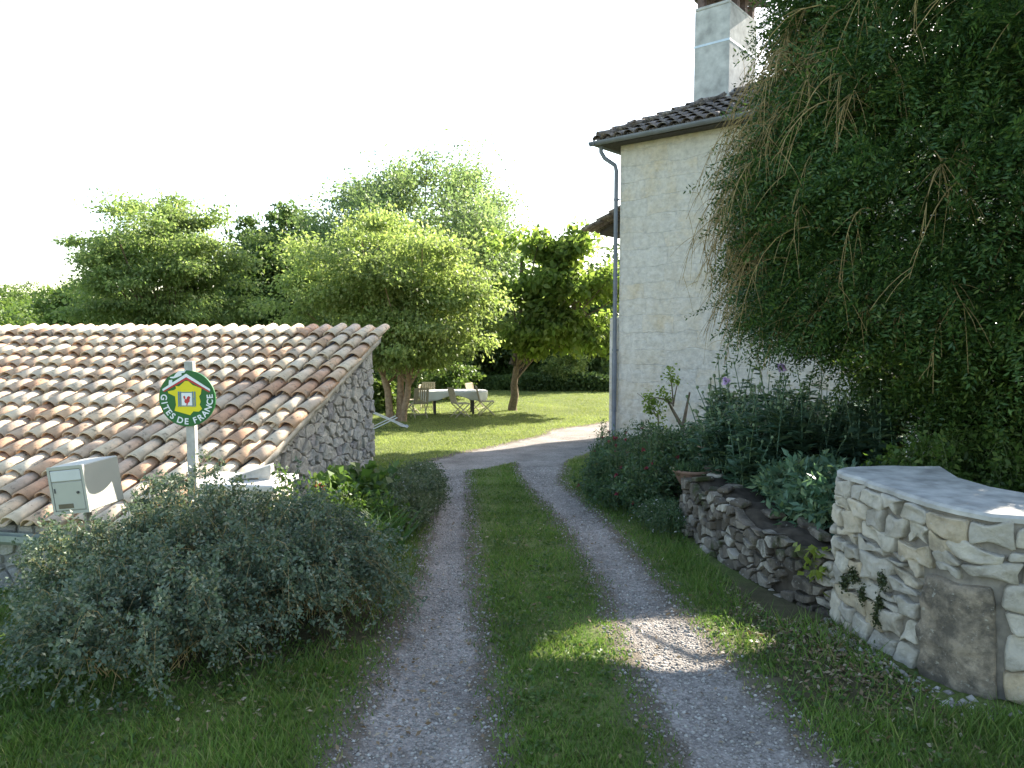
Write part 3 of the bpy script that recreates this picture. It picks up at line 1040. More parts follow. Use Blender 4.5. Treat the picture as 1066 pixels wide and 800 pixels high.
# hip tiles over the near-left hip
hd = Vector((1, 1, HP)).normalized()
hn = Vector((-HP, -HP, 2)).normalized()
parts.append(tile_field((x0 + 0.03, y0 + 0.03, ZR + 0.09), tuple(hd.cross(hn)), tuple(hd), tuple(hn), 1, int(hx * 1.45 / 0.36), 0.3, 0.36, r0=0.15, r1=0.12))
V, F = join(parts)
npobj('roof', V, F, MAT['old_tile'], house)


def gutter_run(mb, a, b, out, r=0.085):
    a, b, out = Vector(a), Vector(b), Vector(out)
    ring = []
    for k in range(9):
        q = PI * k / 8
        ring.append((math.cos(q) * r, -math.sin(q) * r))
    for k in range(8, -1, -1):
        q = PI * k / 8
        ring.append((math.cos(q) * (r - 0.008), -math.sin(q) * (r - 0.008)))
    n = len(ring)
    vs = [p + out * (u) + Vector((0, 0, v)) for p in (a, b) for u, v in ring]
    mb.add(vs, [(i, (i + 1) % n, n + (i + 1) % n, n + i) for i in range(n)] + [tuple(range(n)), tuple(range(2 * n - 1, n - 1, -1))])


mb = MB()
gutter_run(mb, (x0 - 0.2, y0 - 0.1, ZR + 0.0), (x1, y0 - 0.1, ZR + 0.05), (0, -1, 0))
gutter_run(mb, (x0 - 0.1, y0 - 0.19, ZR - 0.003), (x0 - 0.1, y1, ZR + 0.05), (-1, 0, 0))
mb.build('gutter', MAT['zinc'], house)
mb = MB()
mb.tube([(x0 + 0.0, -0.3, ZR - 0.06), (x0 + 0.0, -0.3, ZR - 0.2), (x0 + 0.06, -0.24, ZR - 0.34), (-0.09, -0.1, ZR - 0.5), (-0.075, -0.07, ZR - 0.62), (-0.075, -0.07, -0.05), (-0.075, -0.07, -1.0)], 0.048, 12)
dpipe = mb.build('downpipe', MAT['zinc'], house, smooth=True)
for z in (4.6, 2.9, 1.2):
    mb = MB()
    mb.tube([(-0.075, -0.07, z), (-0.075, -0.07, z + 0.05)], 0.056, 12)
    mb.box((-0.04, -0.03, z + 0.025), (0.06, 0.05, 0.03))
    mb.build('pipe_collar', MAT['zinc'], dpipe)
mb = MB()
mb.tube([(-0.075, -0.07, -0.2), (-0.075, -0.07, 1.15)], 0.058, 12)
mb.build('pipe_foot', MAT['zinc'], dpipe)
# chimney: rendered stack astride the hip
k0 = at(722, 97, 17.45) - Vector((HC.x, HC.y, 0))
ca, sa = math.cos(HA), math.sin(HA)
kx, ky = k0.x * ca + k0.y * sa, -k0.x * sa + k0.y * ca
ktop = at(725, 13, 17.45).z
CWd, CDp = 0.84, 1.55
cxm, cym = kx + CWd / 2, ky + CDp / 2
mb = MB()
zb_ = ZR + 0.3
mb.rbox((cxm, cym, (zb_ + ktop) / 2), (CWd, CDp, ktop - zb_), 0.012)
chim = mb.build('chimney', MAT['cement'], house)
mb = MB()
zs_ = at(722, 50, 17.45).z
for (c, s_) in (((cxm, ky - 0.004, zs_), (CWd + 0.012, 0.006, 0.05)), ((cxm, ky + CDp + 0.004, zs_), (CWd + 0.012, 0.006, 0.05)), ((kx - 0.004, cym, zs_), (0.006, CDp - 0.004, 0.05)), ((kx + CWd + 0.004, cym, zs_), (0.006, CDp - 0.004, 0.05))):
    mb.box(c, s_)
mb.build('strap', MAT['strap'], chim)
mb = MB()
mb.rbox((cxm, cym, ktop + 0.035), (CWd - 0.02, CDp + 0.02, 0.07), 0.012)
mb.build('stack_ledge', MAT['cement'], chim)
for dx in (-0.3, 0.3):
    for dy in (-0.66, -0.22, 0.22, 0.66):
        mb = MB()
        mb.rbox((cxm + dx, cym + dy, ktop + 0.07 + 0.16), (0.16, 0.15, 0.32), 0.008)
        mb.build('vent_pier', MAT['brick'], chim)
V, F = tile_field((kx - 0.12, ky - 0.14, ktop + 0.39), (0, 1, 0), (1, 0, 0.3), (-0.28, 0, 0.96), 8, 2, 0.24, 0.3, L=0.42)
V2, F2 = tile_field((kx + CWd + 0.12, ky + CDp + 0.14, ktop + 0.39), (0, -1, 0), (-1, 0, 0.3), (0.28, 0, 0.96), 8, 2, 0.24, 0.3, L=0.42)
V, F = join([(V, F), (V2, F2)])
npobj('chimney_cap', V, F, MAT['old_tile'], chim)
# stub wall behind the corner with a small tiled lean-to above it
mb = MB()
pw, y0_, y1_ = 0.3, 0.06, 0.55
zpw = at(636, 331, 17.6).z
mb.rbox((-pw / 2, (y0_ + y1_) / 2, (zpw - 1.6) / 2), (pw, y1_ - y0_, zpw + 1.6), 0.03)
mb.build('porch_wall', MAT['wall'], house)
pz = at(616, 240, 17.6).z
rw, rise = 1.0, 0.42
y0_, y1_ = 0.9, 2.6
mb = MB()
mb.add([(-rw, y0_ - 0.2, pz - 0.04), (0, y0_ - 0.2, pz + rise - 0.04), (0, y1_ + 0.2, pz + rise - 0.04), (-rw, y1_ + 0.2, pz - 0.04), (-rw, y0_ - 0.2, pz + 0.04), (0, y0_ - 0.2, pz + rise + 0.04), (0, y1_ + 0.2, pz + rise + 0.04), (-rw, y1_ + 0.2, pz + 0.04)],
       [(3, 2, 1, 0), (4, 5, 6, 7), (0, 1, 5, 4), (2, 3, 7, 6), (3, 0, 4, 7)])
mb.build('porch_ceiling', MAT['dark_wood'], house)
for yy in (y0_ + 0.1, y1_ - 0.1):
    mb = MB()
    mb.tube([(0, yy, pz - 0.5), (-0.45, yy, pz - 0.02), (-rw + 0.2, yy, pz + 0.02)], 0.045, 6)
    mb.build('porch_bracket', MAT['dark_wood'], house)
pu = Vector((rw, 0, rise)).normalized()
V, F = tile_field((-rw - 0.05, y1_ + 0.2, pz + 0.03), (0, -1, 0), tuple(pu), (-pu.z, 0, pu.x), 10, 3, 0.27, 0.42, r0=0.125, r1=0.095)
npobj('porch_roof', V, F, MAT['old_tile'], house)

# ------------------------------------------------------------------ curved entrance wall on the right
def path_fn(pts):
    pts = [Vector((p[0], p[1])) for p in pts]
    # smooth the corner
    for _ in range(2):
        q = [pts[0]]
        for a, b in zip(pts[:-1], pts[1:]): q += [a * .75 + b * .25, a * .25 + b * .75]
        q.append(pts[-1])
        pts = q
    cum = [0.0]
    for a, b in zip(pts[:-1], pts[1:]): cum.append(cum[-1] + (b - a).length)

    def f(s):
        s = min(max(s, 0.0), cum[-1] - 1e-6)
        for i in range(len(pts) - 1):
            if cum[i + 1] >= s: break
        t = (s - cum[i]) / max(cum[i + 1] - cum[i], 1e-9)
        p = pts[i].lerp(pts[i + 1], t)
        a = pts[max(i - 1, 0)]
        b = pts[min(i + 2, len(pts) - 1)]
        d = (b - a).normalized()
        return p, Vector((d.y, -d.x)) * -1.0
    return f, cum[-1]


face_pts = [(2.66, 4.56), (2.3, 4.58), (1.99, 4.52), (1.985, 4.3), (2.03, 3.95), (2.08, 3.62), (2.17, 3.4), (2.38, 3.27), (2.9, 3.24), (5.4, 3.5)]
ff, FL = path_fn(face_pts)
ew = empty('entrance_wall', (2.4, 3.9, 0))
tag(ew, 'pale curved stone wall with cement top beside the drive', 'wall')
EB = Vector((2.4, 3.9, 0))
TOPZ = 0.815


def emap(s, t, d):
    p, n = ff(s)
    return (p.x - n.x * d * -1 - EB.x, p.y - n.y * d * -1 - EB.y, t)


# outward check: the drive side must face -x
p_, n_ = ff(FL * 0.3)
SGN = 1.0 if n_.x < 0 else -1.0


def emap(s, t, d):
    p, n = ff(s)
    return (p.x + SGN * n.x * d - EB.x, p.y + SGN * n.y * d - EB.y, t)


back_pts = [(5.4, 3.98), (3.3, 3.66), (2.9, 3.66), (2.7, 3.76), (2.6, 3.95), (2.58, 4.2), (2.66, 4.56)]
fp = [ff(FL * k / 60)[0] for k in range(61)]
outline = [(p.x, p.y) for p in fp] + back_pts[:-1]


def grow_out(poly, g):
    c = EB
    out = []
    n = len(poly)
    for i in range(n):
        a, b = Vector(poly[i - 1]), Vector(poly[(i + 1) % n])
        d = (b - a).normalized()
        out.append((poly[i][0] + d.y * g, poly[i][1] - d.x * g))
    return out


area = sum(outline[i][0] * outline[(i + 1) % len(outline)][1] - outline[(i + 1) % len(outline)][0] * outline[i][1] for i in range(len(outline)))
sg = 1 if area > 0 else -1
core = grow_out(outline, -0.012 * sg)
mb = MB()
mb.prism(core, lambda u, v, d: (u - EB.x, v - EB.y, -0.35 + d * (0.35 + TOPZ)))
mb.build('wall_core', MAT['grey_mortar'], ew)
mb = MB()
capo = grow_out(outline, 0.014 * sg)
capo = [(x + random.gauss(0, 0.009), y + random.gauss(0, 0.009)) for x, y in capo]
capi = grow_out(capo, -0.018 * sg)
n = len(capo)
vs = [(x - EB.x, y - EB.y, TOPZ + 0.001) for x, y in capo] + [(x - EB.x, y - EB.y, TOPZ + 0.022) for x, y in capo] + [(x - EB.x, y - EB.y, TOPZ + 0.034) for x, y in capi]
fs = [(i, (i + 1) % n, n + (i + 1) % n, n + i) for i in range(n)] + [(n + i, n + (i + 1) % n, 2 * n + (i + 1) % n, 2 * n + i) for i in range(n)] + [tuple(range(2 * n, 3 * n)), tuple(range(n - 1, -1, -1))]
mb.add(vs, fs)
mb.build('wall_cap', MAT['cap'], ew)
# face stones; a big weathered slab sits low beside the turn
s_slab = FL * 0.0
best = None
for k in range(400):
    s = FL * k / 400
    p, n_ = ff(s)
    d = (p - Vector((2.13, 3.47))).length
    if best is None or d < best[0]: best = (d, s)
s_slab = best[1]
def courses(s0, s1, t0, t1, w, h, wob=0.012):
    lines = [t0]
    while lines[-1] < t1 - 1.5 * h: lines.append(lines[-1] + h * random.uniform(0.7, 1.35))
    lines.append(t1)
    ph = [random.uniform(0, 6) for _ in lines]

    def T(i, s):
        if i == 0 or i == len(lines) - 1: return lines[i]
        return lines[i] + 0.22 * h * math.sin(s * 4.3 + ph[i]) + 0.12 * h * math.sin(s * 11 + 2 * ph[i])
    out = []
    for i in range(len(lines) - 1):
        s = s0
        hh = lines[i + 1] - lines[i]
        sk = 0.0
        while s < s1 - 1e-3:
            e = s + w * random.choice((0.6, 0.75, 0.9, 1.1, 1.35, 1.7))
            if e > s1 - 0.4 * w: e = s1
            sk2 = max(-0.15, min(0.15, random.gauss(0, 0.12))) * hh if e < s1 else 0.0
            j = lambda: random.gauss(0, wob)
            p = [(s + sk, T(i, s)), ((s + e) / 2, T(i, (s + e) / 2) + j()), (e + sk2, T(i, e)), (e + random.gauss(0, wob) * (e < s1), (T(i, e) + T(i + 1, e)) / 2), (e - sk2, T(i + 1, e)), ((s + e) / 2, T(i + 1, (s + e) / 2) + j()), (s - sk, T(i + 1, s))]
            if random.random() < 0.2 and hh > 0.08 and e - s < w:      # a thin pair instead of one stone
                m_ = 0.5 * (T(i, s) + T(i + 1, s)) + j()
                m2 = 0.5 * (T(i, e) + T(i + 1, e)) + j()
                out.append([p[0], p[1], p[2], (e, m2), ((s + e) / 2, (m_ + m2) / 2), (s, m_)])
                out.append([(s, m_), ((s + e) / 2, (m_ + m2) / 2), (e, m2), p[4], p[5], p[6]])
            else: out.append(p)
            s, sk = e, sk2
    return [(k, p) for k, p in enumerate(out)]


sw = 0.2
cl = courses(0, s_slab - sw, -0.3, 0.52, 0.21, 0.118) + courses(s_slab + sw, FL, -0.3, 0.52, 0.2, 0.15) + courses(0, FL, 0.52, TOPZ - 0.004, 0.2, 0.1)
big = [(0, [(s_slab - sw, -0.2), (s_slab, -0.22), (s_slab + sw - 0.02, -0.2), (s_slab + sw, 0.1), (s_slab + sw - 0.04, 0.5), (s_slab, 0.51), (s_slab - sw + 0.03, 0.5), (s_slab - sw, 0.2)])]
stones(cl, emap, 0.0085, 0.028, 0.02).build('stonework', MAT['pale_stone'], ew, smooth=True)
stones(big, emap, 0.016, 0.024, 0.016).build('weathered_slab', MAT['dark_slab'], ew, smooth=True)

# dark moss in the crevice on the drive side
mp_ = []
for px, py, d in ((893, 595, 4.24), (903, 612, 4.18), (898, 580, 4.2), (925, 600, 3.98), (922, 625, 3.98), (918, 640, 3.98), (884, 605, 4.3), (930, 645, 3.95)):
    p = at(px, py, d)
    p = min((ff(FL * k / 300)[0] for k in range(300)), key=lambda q: abs(q.x / q.y - p.x / p.y)).to_3d() + Vector((0, 0, p.z))
    mp_.append(p)
mp_ = np.array([tuple(p) for p in mp_])
idx = np.repeat(np.arange(len(mp_)), 330)
P = mp_[idx] + rng.normal(size=(len(idx), 3)) * np.array([0.014, 0.014, 0.022]) + np.array([-0.026, -0.006, 0])
V, F = leaves(P - np.array(EB), rdir(len(idx), -0.2), rdir(len(idx), 0.4), 0.017, 0.011)
npobj('moss', V, F, LF['moss'], ew)

# ------------------------------------------------------------------ low mossy retaining wall
lw_pts = [(2.0, 4.5), (1.86, 4.75), (1.76, 5.3), (1.68, 6.1), (1.62, 6.9), (1.66, 7.2), (1.9, 7.35), (2.7, 7.5)]
lf, LL = path_fn(lw_pts)
lw = empty('retaining_wall', (1.75, 6.0, 0))
tag(lw, 'low mossy dry stone wall holding up the flower bed', 'wall')
LB = Vector((1.75, 6.0, 0))
p_, n_ = lf(LL * 0.5)
SG2 = 1.0 if n_.x < 0 else -1.0


def ltop(s):
    return 0.27 + 0.03 * float(sstep(0.3, 1.4, s)) + 0.05 * math.sin(s * 5.0) * 0.5 + 0.03 * math.sin(s * 11 + 1)


def lmap(s, t, d):
    p, n = lf(s)
    k = (t + 0.6) / 0.9
    lean = -0.05 * k
    return (p.x + SG2 * n.x * (d + lean) - LB.x, p.y + SG2 * n.y * (d + lean) - LB.y, t)


mb = MB()
N = 60
vs = []
for k in range(N + 1):
    s = LL * k / N
    p, n = lf(s)
    for d, z in ((-0.02, -0.6), (-0.05, ltop(s) - 0.05), (-0.12, ltop(s)), (-0.4, ltop(s) + 0.0), (-0.46, ltop(s) - 0.2), (-0.46, -0.6)):
        jj = random.gauss(0, 0.012)
        vs.append((p.x + SG2 * n.x * d - LB.x, p.y + SG2 * n.y * d - LB.y, z + jj))
fs = []
for k in range(N):
    for q in range(6): fs.append((k * 6 + q, k * 6 + (q + 1) % 6, k * 6 + 6 + (q + 1) % 6, k * 6 + 6 + q))
fs += [tuple(range(6)), tuple(N * 6 + q for q in range(5, -1, -1))]
mb.add(vs, fs)
mb.build('wall_core', MAT['earth'], lw, smooth=True)
sd_ = [q for q in seeds_rows(0, LL, -0.55, 0.4, 0.115, 0.07, 0.35) if q[1] < ltop(q[0]) - 0.02]
cl = cells(sd_, [(0, -0.58), (LL, -0.58), (LL, 0.33), (0, 0.33)], 0.5, [random.uniform(-0.001, 0.004) for _ in sd_], 1.5)
cl = [(i, [(s, min(t, ltop(s))) for s, t in pl]) for i, pl in cl if random.random() > 0.07]
stones(cl, lmap, 0.011, 0.045, 0.007).build('stonework', MAT['mossy_stone'], lw)
mb = MB()
for k in range(15):                            # loose flat stones along the top
    s = LL * (0.12 + 0.8 * k / 15)
    p, n = lf(s)
    q = p - Vector((SG2 * n.x, SG2 * n.y)) * random.uniform(0.08, 0.36)
    mb.rbox((q.x - LB.x, q.y - LB.y, ltop(s) + 0.015), (random.uniform(.1, .22), random.uniform(.08, .16), random.uniform(.03, .06)), 0.012,
            Matrix.Rotation(random.uniform(0, 3), 3, 'Z') @ Matrix.Rotation(random.gauss(0, .12), 3, 'X'))
mb.build('coping_stones', MAT['mossy_stone'], lw)

# ------------------------------------------------------------------ round sign on its post
sp_ = at(195, 415, 5.35)
sgn = empty('road_sign', (sp_.x, sp_.y, gz(sp_.x, sp_.y)))
tag(sgn, 'round green lodging sign with yellow map on square post', 'sign')
zc = sp_.z - sgn.location.z
mb = MB()
mb.rbox((0.008, 0.04, (zc + 0.27) / 2 - 0.2), (0.062, 0.052, zc + 0.27 + 0.4), 0.004)
mb.build('post', MAT['post'], sgn)
RS = 0.204
ROTX = Matrix.Rotation(PI / 2, 3, 'X')


def flat(poly, d0, d1):
    mb = MB()
    mb.prism(poly, lambda u, v, d: (u * RS, -(d0 if d == 0 else d1), zc + v * RS))
    return mb


disc = flat([(math.cos(2 * PI * k / 64), math.sin(2 * PI * k / 64)) for k in range(64)], -0.012, 0.004).build('disc', MAT['s_green'], sgn)


def zpt(lst): return [((x - 415) / 260.0, (440 - y) / 265.0) for x, y in lst]


flat(zpt([(240, 372), (300, 360), (318, 345), (312, 322), (345, 326), (400, 276), (430, 274), (470, 312), (552, 345), (545, 395), (528, 420), (540, 470), (530, 500), (552, 538), (520, 565), (470, 562), (440, 598), (395, 585), (296, 556), (312, 500), (305, 420), (245, 390)]), 0.0035, 0.006).build('map_emblem', MAT['s_yellow'], disc)
flat(zpt([(190, 352), (415, 205), (632, 352), (632, 372), (415, 238), (196, 370)]), 0.0055, 0.008).build('roof_stripe', MAT['s_white'], disc)
flat(zpt([(198, 372), (415, 240), (630, 374), (622, 382), (415, 262), (206, 378)]), 0.0055, 0.0078).build('red_stripe', MAT['s_red'], disc)
flat(zpt([(250, 312), (255, 268), (285, 262), (285, 296)]), 0.0055, 0.0078).build('chimney_mark', MAT['s_white'], disc)
flat(zpt([(262, 238), (300, 232), (325, 200), (350, 178), (415, 172), (400, 195), (372, 200), (372, 222), (330, 240), (300, 250), (270, 248)]), 0.0055, 0.0078).build('smoke_mark', MAT['s_white'], disc)
flat(zpt([(366, 388), (462, 388), (462, 505), (366, 505)]), 0.0058, 0.0085).build('window_mark', MAT['s_white'], disc)
mb = MB()
for sh_ in (((334, 346), (352, 362)), ((466, 476), (484, 495))):
    mb = MB()
    for xa, xb in sh_:
        q = zpt([(xa, 372), (xb, 378), (xb, 512), (xa, 522)])
        mb.prism(q, lambda u, v, d: (u * RS, -(0.0058 if d == 0 else 0.0088), zc + v * RS))
    q = zpt([(sh_[0][0], 440), (sh_[1][1], 440), (sh_[1][1], 446), (sh_[0][0], 446)])
    mb.prism(q, lambda u, v, d: (u * RS, -(0.006 if d == 0 else 0.0084), zc + v * RS))
    mb.build('shutter_mark', MAT['s_blue'], disc)
mb = MB()
for ya, yb in ((378, 386), (507, 515)):
    q = zpt([(362, ya), (466, ya), (466, yb), (362, yb)])
    mb.prism(q, lambda u, v, d: (u * RS, -(0.0058 if d == 0 else 0.0086), zc + v * RS))
mb.build('window_frame_mark', MAT['s_blue'], disc)
flat(zpt([(384, 418), (396, 414), (402, 430), (398, 440), (412, 448), (420, 424), (436, 416), (448, 430), (440, 446), (440, 468), (424, 484), (418, 505), (410, 505), (412, 486), (398, 482), (392, 462), (400, 452), (386, 436)]), 0.0082, 0.0105).build('rooster_mark', MAT['s_red'], disc)


def letter_mesh(txt, angs, rad, size):
    dg = None
    mbv = MB()
    for ch, a in zip(txt, angs):
        cu = bpy.data.curves.new('letter', 'FONT')
        cu.body = ch
        cu.size = size
        cu.align_x = 'CENTER'
        cu.align_y = 'CENTER'
        cu.extrude = 0.0012
        cu.offset = size * 0.022
        o = bpy.data.objects.new('letter', cu)
        COL.objects.link(o)
        bpy.context.view_layer.update()
        me = bpy.data.meshes.new_from_object(o)
        t = math.radians(a)
        rr = t + PI / 2                       # tops of the letters point at the centre
        for_v = []
        for v in me.vertices:
            x, y = v.co.x, v.co.y
            X = rad * math.cos(t) + x * math.cos(rr) - y * math.sin(rr)
            Y = rad * math.sin(t) + x * math.sin(rr) + y * math.cos(rr)
            for_v.append((X, -(0.0062 + v.co.z), zc + Y))
        mbv.add(for_v, [tuple(p.vertices) for p in me.polygons])
        bpy.data.objects.remove(o)
        bpy.data.meshes.remove(me)
        bpy.data.curves.remove(cu)
    return mbv


letter_mesh('GITESDEFRANCE', [177, 191, 204, 217, 230, 251, 267, 289, 304, 319, 335, 351, 365], RS * 0.83, 0.062).build('lettering', MAT['s_white'], disc)

# ------------------------------------------------------------------ mailbox
mbp = at(72, 510, 4.75)
mbx = empty('mailbox', (mbp.x, mbp.y, gz(mbp.x, mbp.y)))
tag(mbx, 'leaning beige metal mailbox half hidden by the grey shrub', 'mailbox')
hz = mbp.z - mbx.location.z
RM = Matrix.Rotation(math.radians(-7), 3, 'Y') @ Matrix.Rotation(math.radians(-10), 3, 'Z')


def mloc(x, y, z): return tuple(RM @ Vector((x, y, z)) + Vector((0, 0, hz)))


mb = MB()
mb.rbox(mloc(0, 0.16, 0), (0.262, 0.32, 0.31), 0.006, RM)
mb.build('body', MAT['mailbox'], mbx)
mb = MB()
for c, s_ in (((0, -0.004, 0.147), (0.268, 0.016, 0.02)), ((0, -0.004, -0.147), (0.268, 0.016, 0.02)), ((-0.125, -0.004, 0), (0.018, 0.016, 0.272)), ((0.125, -0.004, 0), (0.018, 0.016, 0.272))):
    mb.box(mloc(*c), s_, RM)
mb.build('front_frame', MAT['mailbox'], mbx)
mb = MB()
mb.rbox(mloc(0, -0.006, -0.04), (0.222, 0.012, 0.185), 0.003, RM)
dr = mb.build('door', MAT['mailbox'], mbx)
mb = MB()
mb.rbox(mloc(0, -0.007, 0.095), (0.222, 0.014, 0.07), 0.003, RM)
mb.build('letter_flap', MAT['mailbox_plate'], mbx)
mb = MB()
mb.lathe([(0.0, 0), (0.009, 0), (0.009, 0.006), (0.0, 0.006)], mloc(0.075, -0.013, -0.02), 12, RM @ ROTX)
mb.build('lock', MAT['dark'], dr)
mb = MB()
mb.box(mloc(-0.095, -0.014, 0.0), (0.006, 0.008, 0.03), RM)
mb.build('hinge', MAT['dark'], dr)
mb = MB()
mb.box(mloc(-0.03, -0.0125, -0.105), (0.11, 0.003, 0.03), RM)
mb.build('name_plate', plain('name_plate', (0.12, 0.1, 0.07), 0.5), dr)
mb = MB()
mb.tube([(0, 0.2, -0.3), (0, 0.2, hz - 0.15)], 0.024, 8)
mb.build('post', MAT['wood_old'], mbx)

# ------------------------------------------------------------------ low masonry meter pillar with slab, wedge of stone and a clay tile on it
pc = at(240, 505, 6.15)
pil = empty('masonry_pillar', (pc.x, pc.y, gz(pc.x, pc.y)), math.radians(-6))
tag(pil, 'low whitewashed masonry pillar with flat slab behind the sign', 'pillar')
ph_ = pc.z - pil.location.z
mb = MB()
mb.rbox((0.02, 0.22, (ph_ - 0.05) / 2 - 0.1), (0.68, 0.46, ph_ - 0.05 + 0.2), 0.02)
mb.build('shaft', plain('whitewash', (0.62, 0.58, 0.5), 0.9, 0.2, 0.15, 6, 0.7), pil)
mb = MB()
mb.rbox((0.02, 0.22, ph_ - 0.018), (0.76, 0.54, 0.06), 0.012)
mb.build('slab', plain('pale_slab', (0.6, 0.57, 0.52), 0.9, 0.2, 0.14, 7, 0.5), pil)
wr = empty('stone_wedge', tuple(pil.matrix_basis @ Vector((0.11, 0.2, ph_ + 0.013))), math.radians(4))
tag(wr, 'grey wedge shaped stone offcut lying on the pillar slab', 'stone')
mb = MB()
mb.add([(-0.2, -0.05, 0), (0.16, -0.05, 0.025), (0.16, 0.07, 0.025), (-0.2, 0.07, 0), (-0.19, -0.05, 0.018), (0.16, -0.05, 0.13), (0.16, 0.07, 0.13), (-0.19, 0.07, 0.018)],
       [(3, 2, 1, 0), (4, 5, 6, 7), (0, 1, 5, 4), (1, 2, 6, 5), (2, 3, 7, 6), (3, 0, 4, 7)])
mb.box((0.1, 0.0, 0.012), (0.1, 0.09, 0.03))
mb.build('wedge', MAT['cap'], wr, bevel=0.006)

# ------------------------------------------------------------------ garden furniture
def chair_proto():
    root = empty('garden_chair')
    t = MAT['teak']
    mb = MB()
    for k in range(6): mb.rbox((0, -0.2 + 0.075 * k, 0.45), (0.42, 0.062, 0.018), 0.004)
    mb.build('seat', t, root)
    mb = MB()
    R = Matrix.Rotation(math.radians(-14), 3, 'X')
    for k in range(6): mb.rbox(tuple(Vector((-0.17 + 0.068 * k, 0.235, 0.46)) + R @ Vector((0, 0, 0.24))), (0.052, 0.014, 0.46), 0.004, R)
    for z in (0.03, 0.475): mb.rbox(tuple(Vector((0, 0.235, 0.46)) + R @ Vector((0, 0, z))), (0.44, 0.026, 0.055), 0.005, R)
    for sx in (-1, 1): mb.rbox(tuple(Vector((sx * 0.215, 0.235, 0.46)) + R @ Vector((0, 0, 0.24))), (0.03, 0.03, 0.52), 0.005, R)
    mb.build('backrest', t, root)
    for sx in (-1, 1):
        mb = MB()
        mb.tube([(sx * 0.215, 0.24, 0.46), (sx * 0.215, -0.24, 0.0)], 0.017, 6)
        mb.build('leg', t, root)
        mb = MB()
        mb.tube([(sx * 0.19, -0.2, 0.44), (sx * 0.19, 0.3, 0.0)], 0.017, 6)
        mb.build('leg', t, root)
    for yy, zz in ((0.18, 0.11), (-0.14, 0.1)):
        mb = MB()
        mb.tube([(-0.2, yy, zz), (0.2, yy, zz)], 0.012, 6)
        mb.build('stretcher', t, root)
    return root


tb = at(472, 411, 24.3)
tbz = gz(tb.x, tb.y)
tbl = empty('garden_table', (tb.x, tb.y, tbz), math.radians(8))
tag(tbl, 'long oval wooden garden table under a white cloth', 'table')
TAx, TAy, TH = 1.12, 0.62, 0.76


def oval(k, n, a, b):
    q = 2 * PI * k / n
    c, s_ = math.cos(q), math.sin(q)
    return a * math.copysign(abs(c) ** 0.8, c), b * math.copysign(abs(s_) ** 0.8, s_)


mb = MB()
mb.prism([oval(k, 36, TAx, TAy) for k in range(36)], lambda u, v, d: (u, v, TH - 0.035 + 0.03 * d))
mb.build('tabletop', MAT['dark_wood'], tbl)
for sx in (-1, 1):
    for sy in (-1, 1):
        mb = MB()
        mb.rbox((sx * 0.62, sy * 0.34, (TH - 0.04) / 2), (0.07, 0.07, TH - 0.04), 0.006)
        mb.build('leg', MAT['dark_wood'], tbl)
cl_ = empty('tablecloth', (tb.x, tb.y, tbz), math.radians(8))
tag(cl_, 'white tablecloth hanging in pointed folds over the garden table', 'tablecloth')
nn, nr = 72, 6
vs, fs = [], []
for r in range(nr):
    for k in range(nn):
        q = 2 * PI * k / nn
        if r < 2:
            x, y = oval(k, nn, TAx * (0.3, 1.0)[r], TAy * (0.3, 1.0)[r])
            z = TH + 0.004
        else:
            f = (r - 1) / (nr - 2)
            corner = 0.14 + 0.2 * abs(math.sin(2 * q)) ** 3 + 0.04 * math.sin(9 * q)
            fl = 0.035 * math.sin(13 * q + 0.6) * f
            x, y = oval(k, nn, TAx + 0.012 + fl, TAy + 0.012 + fl)
            z = TH + 0.004 - corner * f
        vs.append((x, y, z))
for r in range(nr - 1):
    for k in range(nn):
        j = (k + 1) % nn
        fs.append((r * nn + k, r * nn + j, r * nn + nn + j, r * nn + nn + k))
fs.append(tuple(range(nn - 1, -1, -1)))
mb = MB(); mb.add(vs, fs)
clo = mb.build('cloth', MAT['cloth'], cl_, smooth=True)
so_ = clo.modifiers.new('thickness', 'SOLIDIFY'); so_.thickness = 0.004

c0 = chair_proto()
chairs = [  # px, distance, yaw (0 = sits facing the camera side -y), label
    (436.5, 22.9, 200, 'pale folding chair at the near left corner of the garden table'),
    (480, 22.9, 118, 'folding chair at the near side of the table, turned sideways'),
    (507, 23.7, 98, 'rightmost folding garden chair, standing clear of the table end'),
    (497, 25.2, 60, 'folding chair behind the rightmost one at the table end'),
    (445, 25.6, 0, 'shadowed folding chair on the far side of the garden table'),
    (426, 24.2, 268, 'folding chair next to the forked trunk at the left table end'),
]
for i, (px, d, yaw, lab) in enumerate(chairs):
    c = c0 if i == 0 else copy_tree(c0)
    p = at(px, 430, d)
    c.location = (p.x, p.y, gz(p.x, p.y) - 0.005)
    c.rotation_euler = (0, 0, math.radians(yaw))
    tag(c, lab, 'chair', 'folding garden chairs around the table')
# collapsed deckchair on the lawn by the barn corner
dk = G(405, 446)
dc = empty('deck_chair', (dk.x, dk.y, dk.z), math.radians(15))
tag(dc, 'white folding deck chair lying low on lawn by barn corner', 'chair')
mb = MB()
for sy in (-0.25, 0.25):
    mb.tube([(-0.55, sy, 0.5), (0.45, sy, 0.03)], 0.016, 7)
for a in ((-0.55, 0.5), (0.45, 0.03)): mb.tube([(a[0], -0.25, a[1]), (a[0], 0.25, a[1])], 0.014, 7)
mb.build('frame', MAT['white_paint'], dc)
mb = MB()
for sy in (-0.21, 0.21):
    mb.tube([(-0.42, sy, 0.02), (0.2, sy, 0.3)], 0.015, 7)
mb.tube([(-0.42, -0.21, 0.02), (-0.42, 0.21, 0.02)], 0.014, 7)
mb.build('rear_frame', MAT['white_paint'], dc)
mb = MB()
vs = []
for k in range(7):
    t = k / 6
    for sy in (-0.2, 0.2): vs.append((0.1 + 0.4 * t, sy, 0.2 - 0.15 * t - 0.07 * math.sin(PI * t)))
